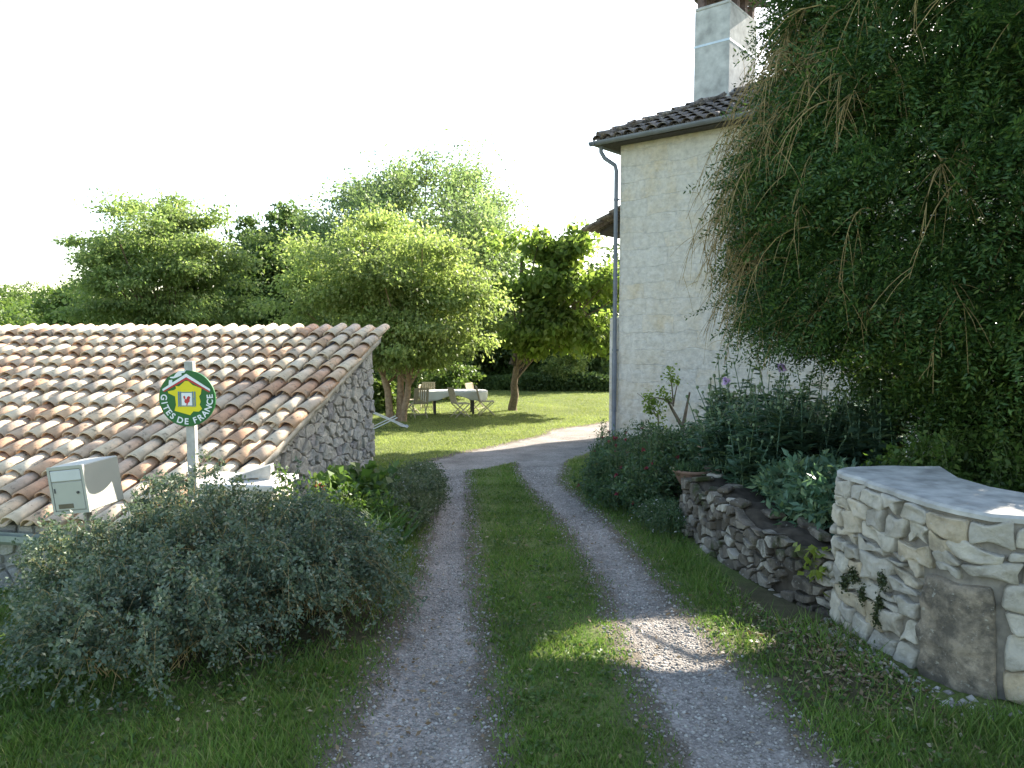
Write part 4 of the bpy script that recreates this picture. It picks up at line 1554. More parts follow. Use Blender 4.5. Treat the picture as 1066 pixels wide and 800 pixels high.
mb.add(vs, [(2 * k, 2 * k + 1, 2 * k + 3, 2 * k + 2) for k in range(6)])
sl_ = mb.build('sling', plain('pale_blue_canvas', (0.5, 0.54, 0.62), 0.8), dc)
q_ = sl_.modifiers.new('thickness', 'SOLIDIFY'); q_.thickness = 0.006

# ------------------------------------------------------------------ pots on the low wall
def bowl(px, py, d, R, H, label, zoff=0.0):
    p = at(px, py, d)
    root = empty('flower_pot', (p.x, p.y, p.z))
    tag(root, label, 'pot')
    mb = MB()
    mb.lathe([(0.0, 0.0), (R * 0.62, 0.0), (R * 0.8, H * 0.4), (R * 0.93, H * 0.8), (R, H * 0.84), (R, H), (R * 0.9, H), (R * 0.86, H * 0.82), (0.0, H * 0.8)], n=28)
    mb.build('bowl', MAT['terracotta'], root, smooth=True)
    n = 900
    a = rng.random(n) * 2 * PI
    r = R * 0.85 * np.sqrt(rng.random(n))
    P = np.stack([r * np.cos(a), r * np.sin(a), np.full(n, H * 0.8)], -1)
    V, F = leaves(P, rdir(n, 1.2), rdir(n, 0.4), 0.06 + 0.05 * rng.random(n), 0.014)
    npobj('plant', V, F, LF['valerian'], root)
    return root


bowl(720, 504, 7.15, 0.185, 0.15, 'wide terracotta bowl planted low on the end of mossy wall')
bowl(737, 480, 8.1, 0.12, 0.17, 'smaller terracotta pot tucked among plants behind the wide bowl')

# ------------------------------------------------------------------ the big drooping yew on the right
YC = np.array([4.3, 6.0])
zp = np.array([0.1, 0.5, 1.0, 1.3, 1.6, 1.9, 2.5, 3.1, 3.9, 4.8, 6.2, 7.6, 8.8, 9.6])
rp = np.array([0.7, 0.85, 1.0, 1.2, 1.75, 2.1, 2.28, 2.2, 1.95, 1.72, 1.45, 1.1, 0.6, 0.1])

# patches of sunlight on drive, wall top and verge: the crown is open along those rays
def hull(poly, x, y):
    ins = np.zeros(x.shape, bool)
    n = len(poly)
    j = n - 1
    for i in range(n):
        xi, yi = poly[i]
        xj, yj = poly[j]
        c = ((yi > y) != (yj > y)) & (x < (xj - xi) * (y - yi) / (yj - yi + 1e-12) + xi)
        ins ^= c
        j = i
    return ins


streak = [(G(px, py).x, G(px, py).y) for px, py in ((540, 690), (640, 698), (745, 698), (800, 678), (760, 650), (690, 640), (620, 652), (550, 666))]
spot2 = [(G(px, py).x, G(px, py).y) for px, py in ((1005, 800), (1066, 800), (1066, 775), (1030, 780))]
capspot = []
for px, py in ((1015, 536), (1062, 549), (1075, 535), (1050, 524)):
    r = ray(px, py)
    t = (TOPZ + 0.04 - EYE) / r.z
    capspot.append((r.x * t, r.y * t))


def sun_hit(P, z0):
    t = (P[:, 2] - z0) / sd.z
    return P[:, 0] - sd.x * t, P[:, 1] - sd.y * t


def in_gap(P):
    x, y = sun_hit(P, -0.1)
    a = hull(streak, x, y) & (P[:, 2] > 0.1)
    x, y = sun_hit(P, 0.0)
    a |= hull(spot2, x, y)
    x, y = sun_hit(P, TOPZ + 0.04)
    a |= hull(capspot, x, y) & (P[:, 2] > TOPZ)
    return a


yew = empty('drooping_yew', (YC[0], YC[1], gz(*YC)))
tag(yew, 'big dark drooping evergreen with dry twigs beside the house', 'tree')
yb = np.array([YC[0], YC[1], gz(*YC)])


def crown_pts(n, din=0.5, zmin=0.2, zmax=9.5, cam_side=None):
    z = zmin + (zmax - zmin) * rng.random(n * 3) ** 1.25
    a = rng.random(n * 3) * 2 * PI
    r = np.interp(z, zp, rp)
    keep = rng.random(n * 3) < r / 2.5
    z, a, r = z[keep][:n], a[keep][:n], r[keep][:n]
    dirv = np.stack([np.cos(a), np.sin(a), 0 * a], -1)
    lump = wobble(np.stack([np.cos(a) * 2.2, np.sin(a) * 2.2, z], -1), 1.9, 3.0)
    l2_ = wobble(np.stack([np.cos(a) * 2.2, np.sin(a) * 2.2, z], -1), 5.5, 8.0)
    rr = r * (1 + 0.12 * lump + 0.1 * l2_) - din * rng.random(len(z)) ** 1.6
    P = np.stack([YC[0] + rr * np.cos(a) + 0.45 * sstep(1.7, 0.9, z), YC[1] + rr * np.sin(a), z], -1)
    return P, dirv


# spray template: a flat feather of needles
def spray_cloud(P, Dv, size, nl, leaf):
    n = len(P)
    T = unit(Dv * 0.9 + rdir(n) * 0.6 + np.array([0, 0, -0.35]))
    Sd_ = unit(np.cross(T, rdir(n, 1.0)))
    t = np.linspace(0.05, 1, nl)
    idx = np.repeat(np.arange(n), nl)
    tt = np.tile(t, n)
    sgn_ = np.tile(np.where(np.arange(nl) % 2 == 0, 1.0, -1.0), n)
    sz = size * (0.6 + 0.8 * rng.random(n))
    Q = P[idx] + T[idx] * (tt * sz[idx])[:, None] + np.array([0, 0, -1.0]) * (0.25 * tt ** 2 * sz[idx])[:, None]
    Q = Q + Sd_[idx] * (sgn_ * 0.22 * sz[idx] * (1 - tt) * rng.random(len(idx)))[:, None]
    D = unit(T[idx] * 0.7 + Sd_[idx] * sgn_[:, None] * 0.9 + rng.normal(size=(len(idx), 3)) * 0.25)
    Nn = unit(np.cross(T, Sd_)[idx] + rng.normal(size=(len(idx), 3)) * 0.4)
    L = leaf * (0.7 + 0.6 * rng.random(len(idx)))
    return leaves(Q, D, Nn, L, L * 0.34)


P0_, Dv0 = crown_pts(3300, 0.45)              # clumps of sprays with dark gaps between them
idx = np.repeat(np.arange(len(P0_)), 12)
P, Dv = P0_[idx] + rng.normal(size=(len(idx), 3)) * np.array([0.1, 0.1, 0.085]), Dv0[idx]
face = (Dv[:, 0] * (0 - YC[0]) + Dv[:, 1] * (0 - YC[1])) / math.hypot(*YC) > -0.55
near = face & (P[:, 2] < 5.2)
ok = ~in_gap(P)
cellsP = []
q = near & ok
cellsP.append(spray_cloud(P[q], Dv[q], 0.33, 26, 0.042))
q = (~near) & ok
cellsP.append(spray_cloud(P[q], Dv[q], 0.3, 16, 0.055))
P, Dv = crown_pts(17000, 1.2)
P[:, :2] -= Dv[:, :2] * 0.4
q = ~in_gap(P)
cellsP.append(spray_cloud(P[q], Dv[q], 0.3, 14, 0.06))
V, F = join(cellsP)
# open the light patches leaf by leaf
cen = V.reshape(-1, 4, 3).mean(1)
kp = ~in_gap(cen)
V = V.reshape(-1, 4, 3)[kp].reshape(-1, 3) - yb
npobj('crown', V, np.arange(len(V)).reshape(-1, 4), LF['yew'], yew)
# broader fresh shoots low on the near side
P, Dv = crown_pts(9000, 0.35, 0.35, 2.1)
q = ((Dv[:, 0] * -YC[0] + Dv[:, 1] * -YC[1]) / math.hypot(*YC) > -0.1) & ~in_gap(P) & (rng.random(len(P)) < sstep(2.1, 1.2, P[:, 2]))
P, Dv = P[q] + Dv[q] * 0.08, Dv[q]
V, F = spray_cloud(P, Dv, 0.24, 12, 0.05)
cen = V.reshape(-1, 4, 3).mean(1)
V = V.reshape(-1, 4, 3)[~in_gap(cen)].reshape(-1, 3) - yb
npobj('new_growth', V, np.arange(len(V)).reshape(-1, 4), LF['fresh'], yew)
mb = MB()
mb.tube([(0, 0, -0.3), (0.05, 0.05, 1.5), (0, 0, 4), (0, 0.05, 8.8)], [0.2, 0.17, 0.12, 0.02], 10)
for k in range(60):
    z = random.uniform(0.8, 8.4)
    a = random.uniform(0, 2 * PI)
    r = float(np.interp(z, zp, rp)) * 0.85
    mb.tube([(0, 0, z - 0.3), (0.5 * r * math.cos(a), 0.5 * r * math.sin(a), z), (r * math.cos(a), r * math.sin(a), z - 0.15)], [0.035, 0.02, 0.006], 5)
mb.build('trunk', MAT['bark'], yew, smooth=True)
# bare ochre twigs hanging out of the crown, thickest on the left outline
lines, fine = [], []
for k in range(235):
    if k < 190:
        z = random.uniform(1.75, 4.0)
        a = math.radians(random.gauss(166, 15))
    else:
        z = random.uniform(1.6, 5.0)
        a = math.radians(random.uniform(195, 300))
    r = float(np.interp(z, zp, rp))
    d = np.array([math.cos(a), math.sin(a), 0])
    s0 = np.array([0, 0, z + random.uniform(0.1, 0.5)]) + d * r * random.uniform(0.85, 1.0) + np.array([YC[0], YC[1], 0])
    ln = random.uniform(0.35, 0.95)
    side = np.array([-d[1], d[0], 0]) * random.gauss(0, 0.35)
    s1 = s0 + (d + side) * ln * 0.5 + np.array([0, 0, random.uniform(-0.05, 0.25)])
    s2 = s0 + (d + side * 1.6) * ln * random.uniform(0.5, 0.8) + np.array([0, 0, -ln * random.uniform(0.45, 1.0)])
    cv = np.stack([bez(s0, s1, s2, t) for t in np.linspace(0, 1, 8)])
    lines.append(cv)
    for j in range(9):
        t = random.uniform(0.25, 1.0)
        p = bez(s0, s1, s2, t)
        tg = beztan(s0, s1, s2, np.array(t))
        o_ = unit(tg * 0.7 + rng.normal(size=3) * 0.5 + np.array([0, 0, -0.35]))
        l2 = random.uniform(0.08, 0.3)
        fine.append(np.stack([bez(p, p + o_ * l2 * 0.6, p + o_ * l2 + np.array([0, 0, -0.35 * l2]), t2) for t2 in np.linspace(0, 1, 5)]))
for k in range(24):                         # longer bare boughs across the front
    z = random.uniform(1.8, 5.0)
    a = math.radians(random.uniform(200, 285))
    r = float(np.interp(z, zp, rp))
    d = np.array([math.cos(a), math.sin(a), 0])
    s0 = np.array([YC[0], YC[1], z]) + d * r * 0.8
    ln = random.uniform(0.4, 0.95)
    sv = np.array([-d[1], d[0], 0]) * random.uniform(-0.9, 0.6)
    s1 = s0 + (d * 0.55 + sv * 0.4) * ln
    s2 = s0 + (d * 0.5 + sv) * ln + np.array([0, 0, -ln * random.uniform(0.2, 0.7)])
    lines.append(np.stack([bez(s0, s1, s2, t) for t in np.linspace(0, 1, 8)]))
    for j in range(10):
        t = random.uniform(0.2, 1.0)
        p = bez(s0, s1, s2, t)
        o_ = unit(beztan(s0, s1, s2, np.array(t)) + rng.normal(size=3) * 0.6 + np.array([0, 0, -0.5]))
        l2 = random.uniform(0.1, 0.35)
        fine.append(np.stack([bez(p, p + o_ * l2 * 0.6, p + o_ * l2 + np.array([0, 0, -0.3 * l2]), t2) for t2 in np.linspace(0, 1, 5)]))
lines, fine = np.array(lines) - yb, np.array(fine) - yb
V, F = join([curves_to_tubes(lines, np.full(len(lines), 0.006), np.full(len(lines), 0.002), 4), curves_to_tubes(fine, np.full(len(fine), 0.0025), np.full(len(fine), 0.0012), 3)])
npobj('dry_twigs', V, F, MAT['twig'], yew)

# ------------------------------------------------------------------ trees of the garden and beyond
def tree_at(name, label, px, py_c, d, rx_px, rz_px, base_px, **kw):
    c = at(px, py_c, d)
    b = at(base_px, 400, d)
    b = Vector((b.x, b.y, gz(b.x, b.y) - 0.05))
    k = d / FPX
    ry = kw.pop('ry', rx_px * k)
    return make_tree(name, label, tuple(b), tuple(c), (rx_px * k, ry, rz_px * k), **kw)


GRP = 'trees around the garden'
fork = [[(-0.15, 0, -0.2), (-0.25, 0, 1.2), (-0.8, 0.2, 3.4)], [(0.15, 0.05, -0.2), (0.25, 0.1, 1.0), (0.9, 0.1, 3.4)], [(0.1, 0.1, -0.2), (0.0, 0.3, 1.4), (0.2, 0.4, 4.0)]]
tree_at('maple_tree', 'pale yellow green tree with forked trunk beside garden table', 404, 318, 21.6, 118, 84, 413, n_clump=360, per=260, leaf=0.115, mat=LF['maple'], bark=MAT['pale_bark'], trunk_r=0.13,
        trunks=fork, clump_r=0.19, flat=0.36, gap=-0.22, seed=2.0, droop=0.6, group=GRP, inner=0.3, nb=70, low=-0.7)
wal = [[(0, 0, -0.2), (0.1, 0, 1.4), (0.25, 0, 2.6)], [(0.05, 0, 1.6), (0.4, 0, 2.6), (0.3, 0.2, 5.2)], [(0.05, 0, 1.7), (0.9, 0, 2.6), (2.6, 0.3, 3.9)]]
tree_at('walnut_tree', 'large leaved walnut tree with dark trunk on the lawn', 592, 304, 25.2, 72, 66, 534, n_clump=130, per=130, leaf=0.24, mat=LF['walnut'], bark=MAT['bark'], trunk_r=0.165,
        trunks=wal, clump_r=0.19, flat=0.6, gap=0.05, seed=5.0, droop=0.6, group=GRP, inner=0.35, nb=40)
tree_at('locust_tree', 'round bright green tree rising behind the barn roof', 172, 288, 31.0, 88, 80, 172, n_clump=300, per=250, leaf=0.15, mat=LF['locust'], bark=MAT['bark'], trunk_r=0.2,
        clump_r=0.19, flat=0.38, gap=-0.22, seed=3.0, droop=0.5, group=GRP, inner=0.3, nb=50)
tree_at('poplar_tree', 'tallest blue green feathery tree behind the garden table', 436, 266, 38.0, 122, 106, 430, n_clump=330, per=240, leaf=0.18, mat=LF['poplar'], bark=MAT['bark'], trunk_r=0.25,
        clump_r=0.19, flat=0.6, gap=-0.15, seed=7.0, droop=0.3, group=GRP, inner=0.3, nb=50)
tree_at('oak_tree', 'dark oak showing between round tree and tallest tree', 300, 300, 44.0, 62, 82, 300, n_clump=200, per=160, leaf=0.3, mat=LF['oak'], bark=MAT['bark'], trunk_r=0.25,
        clump_r=0.22, gap=-0.35, seed=9.0, group=GRP, nb=30)
for i, (px, py, d, rx, rz, mt, lab, sdv) in enumerate((
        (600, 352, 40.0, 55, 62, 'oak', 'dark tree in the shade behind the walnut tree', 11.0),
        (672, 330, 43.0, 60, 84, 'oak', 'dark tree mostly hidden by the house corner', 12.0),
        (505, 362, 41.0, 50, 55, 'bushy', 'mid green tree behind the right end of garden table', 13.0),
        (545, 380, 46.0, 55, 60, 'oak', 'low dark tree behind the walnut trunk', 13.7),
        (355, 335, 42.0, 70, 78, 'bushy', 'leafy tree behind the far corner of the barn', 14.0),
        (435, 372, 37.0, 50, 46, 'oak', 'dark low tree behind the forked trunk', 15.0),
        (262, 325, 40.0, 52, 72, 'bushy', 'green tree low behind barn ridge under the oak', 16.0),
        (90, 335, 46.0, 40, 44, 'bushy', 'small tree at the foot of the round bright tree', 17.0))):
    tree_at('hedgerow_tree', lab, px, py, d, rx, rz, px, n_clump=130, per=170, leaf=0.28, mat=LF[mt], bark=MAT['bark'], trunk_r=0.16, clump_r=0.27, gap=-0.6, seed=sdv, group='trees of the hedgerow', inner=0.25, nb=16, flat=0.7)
for i, (px, py, d, rx, rz, lab) in enumerate(((588, 384, 36.0, 20, 22, 'sunlit yellow green shrub right of the walnut trunk'), (552, 392, 38, 22, 16, 'low shrub close behind the walnut trunk'),
                                              (468, 396, 30, 26, 18, 'shrub just behind the garden table'), (425, 400, 31.0, 24, 18, 'low shrub behind the forked trunk'), (398, 415, 24.5, 14, 18, 'dark shrub between barn corner and forked trunk'))):
    tree_at('garden_shrub', lab, px, py, d, rx, rz, px, n_clump=45, per=150, leaf=0.13, mat=LF['bushy' if i else 'maple'], bark=MAT['bark'], trunk_r=0.04, clump_r=0.34, gap=-0.9, seed=20.0 + i, group='shrubs along the lawn edge', inner=0.1, nb=8, cat='shrub')
# clipped hedge along the far edge of the lawn
h0, h1 = at(470, 410, 36.5), at(690, 410, 35.0)
n = 26000
t = rng.random(n)
hp = np.stack([h0.x + (h1.x - h0.x) * t, h0.y + (h1.y - h0.y) * t + rng.normal(size=n) * 0.28, np.zeros(n)], -1)
hp[:, 2] = ground(hp[:, 0], hp[:, 1]) + (0.72 + 0.1 * np.sin(hp[:, 0] * 2.1)) * rng.random(n) ** 0.7
V, F = leaves(hp, rdir(n, 0.4), rdir(n, 0.5), 0.16, 0.07)
hdg = npobj('hedge', V, F, LF['oak'])
tag(hdg, 'low dark hedge along the far edge of the lawn', 'hedge')
# slender poplar added out of sight beyond the house to shade the left foreground
make_tree('poplar_tree', 'added slender poplar hidden behind house and evergreen, shading the left foreground', (13.25, 19.6, gz(13.25, 19.6)), (13.25, 19.6, 7.2), (1.0, 1.0, 7.6), n_clump=330, per=150, leaf=0.2, mat=LF['bushy'], bark=MAT['bark'], trunk_r=0.2,
          clump_r=0.13, flat=1.0, gap=-0.9, seed=31.0, group=GRP, inner=0.1, nb=20)
# wooded hillside far off
cs = []
for k in range(420):
    y = random.uniform(170, 360)
    x = random.uniform(-0.95, 0.35) * y
    cs.append((x, y, gz(x, y) + random.uniform(2.0, 4.5), random.uniform(4.0, 7.5)))
cs = np.array(cs)
idx = np.repeat(np.arange(len(cs)), 260)
dv = rdir(len(idx), 0.35)
P = cs[idx, :3] + dv * cs[idx, 3:4] * (0.82 + 0.25 * rng.random((len(idx), 1))) * np.array([1, 1, 0.85])
V, F = leaves(P, unit(dv * 0.3 + rdir(len(idx))), unit(dv + 0.5 * rdir(len(idx))), 0.9 + 0.7 * rng.random(len(idx)), 0.75)
fo = npobj('forest', V, F, LF['bushy'])
tag(fo, 'far wooded hillside beyond the barn', 'forest', kind='stuff')

# ------------------------------------------------------------------ shrubs and flowers beside the drive
def radial(n, cx_, cy_, rx, ry, h, base_r=0.25, droop=0.5, zb=0.0, hj=0.35, reach=(0.55, 1.05), a0=0, a1=2 * PI):
    a = a0 + (a1 - a0) * rng.random(n)
    k = reach[0] + (reach[1] - reach[0]) * rng.random(n) ** 0.7
    rb_, ab_ = np.sqrt(rng.random(n)), a + rng.normal(size=n) * 0.9
    bx = cx_ + base_r * rb_ * np.cos(ab_) * rx
    by = cy_ + base_r * rb_ * np.sin(ab_) * ry
    P0 = np.stack([bx, by, ground(bx, by) + zb], -1)
    x2, y2 = cx_ + np.cos(a) * rx * k, cy_ + np.sin(a) * ry * k
    g2 = ground(x2, y2)
    top = h * (1 - hj * rng.random(n))
    e = np.clip(1 - k ** 2 * 0.85, 0.05, 1)
    P2 = np.stack([x2, y2, g2 + top * e * (1 - droop * rng.random(n)) + 0.03], -1)
    P1 = np.stack([0.45 * bx + 0.55 * x2, 0.45 * by + 0.55 * y2, np.maximum(g2, P0[:, 2]) + top * (1.15 + 0.25 * rng.random(n))], -1)
    return P0, P1, P2


def arching(n, cx_, cy_, rx, ry, h, dens=1.0):
    a = rng.random(n) * 2 * PI
    rb = 0.55 * np.sqrt(rng.random(n))
    a2 = a + rng.normal(size=n) * 0.5
    k = np.clip(0.35 + 0.7 * rng.random(n) ** 0.6, 0, 1.08) * (1 + 0.13 * np.sin(3 * a + cx_ * 7) + 0.08 * np.sin(7 * a))
    bx, by = cx_ + rb * np.cos(a) * rx, cy_ + rb * np.sin(a) * ry
    x2, y2 = cx_ + k * np.cos(a2) * rx, cy_ + k * np.sin(a2) * ry
    g2 = ground(x2, y2)
    z2 = g2 + h * np.clip(1 - k ** 2, 0.0, 1) * (0.75 + 0.35 * rng.random(n)) + 0.02 + 0.12 * rng.random(n) * (k > 0.8)
    P0 = np.stack([bx, by, ground(bx, by) + 0.05], -1)
    P2 = np.stack([x2, y2, z2], -1)
    P1 = np.stack([0.4 * bx + 0.6 * x2, 0.4 * by + 0.6 * y2, np.maximum(g2, P0[:, 2]) + h * (1.15 - 0.45 * k) * (0.85 + 0.4 * rng.random(n)) + 0.1], -1)
    return P0, P1, P2


sets = [arching(270, -1.66, 4.55, 0.98, 0.92, 0.6), arching(120, -1.92, 3.7, 0.62, 0.5, 0.36), arching(110, -1.28, 4.7, 0.5, 0.6, 0.44), arching(100, -2.62, 4.6, 0.5, 0.42, 0.62), arching(120, -2.1, 4.75, 0.45, 0.45, 0.82)]
P0, P1, P2 = [np.concatenate([q[i] for q in sets]) for i in range(3)]
k = rng.random(len(P0)) < 0.3                    # a few long shoots break the outline
P1[k, 2] += 0.1 + 0.15 * rng.random(k.sum())
P2[k, 2] += 0.05 + 0.2 * rng.random(k.sum())
spray_bush('cotoneaster_bush', 'sprawling grey green shrub with arching sprays in left foreground', 'shrub', (-1.72, 4.55, gz(-1.72, 4.55)), P0, P1, P2, 165, 0.025, 0.55, LF['coto'], spread=0.02, t0=0.12, stem_r=0.0024, twigs=11, twig_l=0.13)
# taller thin shoots of it, catching the sun by the sign post
P0, P1, P2 = radial(46, -2.52, 5.25, 0.34, 0.3, 1.05, 0.4, 0.1, hj=0.4, reach=(0.1, 0.8))
spray_bush('tall_shrub', 'thin sunlit shoots rising around the sign post', 'shrub', (-2.52, 5.25, gz(-2.52, 5.25)), P0, P1, P2, 70, 0.03, 0.55, LF['coto'], spread=0.03)
P0, P1, P2 = radial(22, -1.62, 5.5, 0.4, 0.25, 0.8, 0.4, 0.1, hj=0.4, reach=(0.1, 0.8))
spray_bush('rose_bush', 'leggy rose with red bud in front of the pillar', 'shrub', (-1.62, 5.5, gz(-1.62, 5.5)), P0, P1, P2, 60, 0.04, 0.6, LF['vine'], spread=0.03, flowers=(LF['red'], 2, 0.04, 14))
# grape-leaved plants and red flowers against the gable
vp = G(385, 600)
P0, P1, P2 = radial(64, -1.55, 7.35, 0.5, 0.8, 0.58, 0.7, 0.2, hj=0.5, reach=(0.2, 0.9))
spray_bush('hollyhock_plant', 'broad leaved plant with red flowers against barn gable', 'plant', (-1.62, 7.3, gz(-1.62, 7.3)), P0, P1, P2, 18, 0.1, 0.95, LF['vine'], smat=MAT['green_stem'], spread=0.05, flowers=(LF['dusky'], 6, 0.035, 22), up=1.2)
# iris: sword leaves
n = 260
bx, by = -1.17 + (rng.random(n) + rng.random(n) - 1) * 0.26, 6.15 + (rng.random(n) + rng.random(n) - 1) * 0.6
a = rng.random(n) * 2 * PI
ln = 0.24 + 0.2 * rng.random(n)
P0 = np.stack([bx, by, ground(bx, by)], -1)
D = np.stack([np.cos(a) * 0.25 + 0.12, np.sin(a) * 0.25 - 0.12, np.ones(n)], -1)
root = empty('iris_clump', (-1.12, 6.15, gz(-1.12, 6.15)))
tag(root, 'clump of green sword shaped leaves at the track edge', 'plant')
ks = 5
rows = []
side = unit(np.cross(D, rdir(n)))
for k in range(ks + 1):
    t = k / ks
    c = P0 + D * (ln * t)[:, None] + np.stack([np.cos(a), np.sin(a), -0.55 * np.ones(n)], -1) * (0.28 * ln * t ** 2.4)[:, None]
    w = 0.01 * (1 - t ** 2.5) + 0.001
    rows.append(np.stack([c - side * w, c + side * w], 1))
Vv = np.stack(rows, 1).reshape(n, -1, 3)
loc = np.array([[2 * k, 2 * k + 1, 2 * k + 3, 2 * k + 2] for k in range(ks)])
F = (np.arange(n)[:, None, None] * Vv.shape[1] + loc).reshape(-1, 4)
npobj('foliage', Vv.reshape(-1, 3) - np.array(root.location), F, LF['iris'], root)
# grey mat of daisies spilling on the drive near the gable
P0, P1, P2 = radial(420, -1.12, 8.1, 0.42, 1.75, 0.5, 0.9, 0.4, hj=0.6, reach=(0.1, 1.0))
spray_bush('daisy_mound', 'grey green mound of small daisies spilling beside left track', 'plant', (-1.12, 8.1, gz(-1.12, 8.1)), P0, P1, P2, 60, 0.034, 0.4, LF['mat'], smat=MAT['green_stem'], spread=0.035, flowers=(LF['white'], 150, 0.013, 5))
P0, P1, P2 = radial(130, -1.4, 6.6, 0.5, 0.5, 0.45, 0.8, 0.3, hj=0.6, reach=(0.1, 1.0))
spray_bush('leafy_weeds', 'bright green weeds between grey shrub and sword leaves', 'plant', (-1.4, 6.6, gz(-1.4, 6.6)), P0, P1, P2, 40, 0.05, 0.45, LF['vine'], smat=MAT['green_stem'], spread=0.04)

# right of the drive: dark valerian in front of the house corner
P0, P1, P2 = radial(300, 1.42, 9.0, 0.56, 1.7, 0.68, 0.85, 0.1, hj=0.75, reach=(0.1, 1.0))
spray_bush('valerian_bush', 'dark bushy valerian with dusky red flowers at house corner', 'shrub', (1.28, 9.0, gz(1.28, 9.0)), P0, P1, P2, 100, 0.05, 0.38, LF['valerian'], smat=MAT['green_stem'], spread=0.04, flowers=(LF['dusky'], 34, 0.03, 12), twigs=8, twig_l=0.14)
P0, P1, P2 = radial(46, 1.42, 9.1, 0.5, 1.6, 1.05, 0.9, 0.05, hj=0.4, reach=(0.3, 0.9))
spray_bush('tall_valerian', 'wispy taller stems with dusky flower heads above the dark bush', 'plant', (1.42, 9.1, gz(1.42, 9.1)), P0, P1, P2, 26, 0.04, 0.35, LF['valerian'], smat=MAT['green_stem'], spread=0.03, flowers=(LF['dusky'], 30, 0.028, 12))
P0, P1, P2 = radial(120, 1.45, 7.05, 0.3, 0.5, 0.3, 0.7, 0.3, hj=0.5, reach=(0.1, 1.0))
spray_bush('white_daisy', 'small white daisies at the foot of mossy wall end', 'plant', (1.45, 7.05, gz(1.45, 7.05)), P0, P1, P2, 36, 0.03, 0.3, LF['valerian'], smat=MAT['green_stem'], spread=0.02, flowers=(LF['white'], 60, 0.012, 6))
# old cut-back rose in front of the house wall
rb = at(708, 470, 10.6)
ro = empty('pruned_rose', (rb.x, rb.y, gz(rb.x, rb.y)))
tag(ro, 'old pruned rose with bare stubs against the house wall', 'shrub')
hg = at(708, 455, 10.6).z - ro.location.z
sc = 10.6 / FPX
mb = MB()
limbs = [[(0, 0, 0), (0.02, 0, hg * 0.6), (2 * sc, 0, hg + 10 * sc)], [(2 * sc, 0, hg + 8 * sc), (6 * sc, 0.02, hg + 30 * sc), (9 * sc, 0, hg + 47 * sc)],
         [(2 * sc, 0, hg + 10 * sc), (-8 * sc, 0.03, hg + 28 * sc), (-14 * sc, 0, hg + 38 * sc)], [(-8 * sc, 0, hg + 34 * sc), (-20 * sc, 0, hg + 44 * sc), (-34 * sc, 0, hg + 40 * sc)],
         [(-8 * sc, 0, hg + 32 * sc), (-6 * sc, 0, hg + 50 * sc), (-3 * sc, 0, hg + 58 * sc)], [(-8 * sc, 0, hg + 32 * sc), (-9 * sc, 0, hg + 52 * sc), (-12 * sc, 0, hg + 66 * sc)],
         [(-22 * sc, 0.05, -0.1), (-22 * sc, 0, hg + 0 * sc), (-24 * sc, 0, hg + 26 * sc)], [(-24 * sc, 0, hg + 20 * sc), (-36 * sc, 0, hg + 40 * sc), (-46 * sc, 0, hg + 46 * sc)]]
for i, lb in enumerate(limbs):
    p0, p1, p2 = [np.array(q, float) for q in lb]
    r0 = (0.045, 0.03, 0.03, 0.014, 0.012, 0.012, 0.016, 0.007)[i]
    mb.tube([bez(p0, p1, p2, t) for t in np.linspace(0, 1, 7)], [r0 * (1 - 0.09 * k) for k in range(7)], 7)
mb.build('stems', MAT['bark'], ro, smooth=True)
ends = np.array([[-14, 40, 6], [-34, 40, 7], [-30, 34, 6], [-12, 66, 7], [-8, 60, 6], [-24, 28, 8], [-22, 12, 9], [-26, 0, 9], [-34, 30, 5], [-20, 46, 7]], float)
idx = np.repeat(np.arange(len(ends)), 55)
P = np.stack([ends[idx, 0] * sc, 0 * ends[idx, 0], hg + ends[idx, 1] * sc], -1) + rng.normal(size=(len(idx), 3)) * (ends[idx, 2] * sc * 0.55)[:, None]
V, F = leaves(P, rdir(len(P)), rdir(len(P), 0.8), 0.055, 0.035)
npobj('foliage', V, F, LF['walnut'], ro)
# low dark plants between rose and wall
P0, P1, P2 = radial(240, 2.5, 8.9, 0.9, 1.0, 0.5, 0.85, 0.2, hj=0.55, reach=(0.1, 1.0))
spray_bush('border_plants', 'low dark leafy plants around the foot of the pruned rose', 'plant', (2.5, 8.9, gz(2.5, 8.9)), P0, P1, P2, 60, 0.05, 0.45, LF['valerian'], smat=MAT['green_stem'], spread=0.045, flowers=(LF['white'], 40, 0.014, 5))

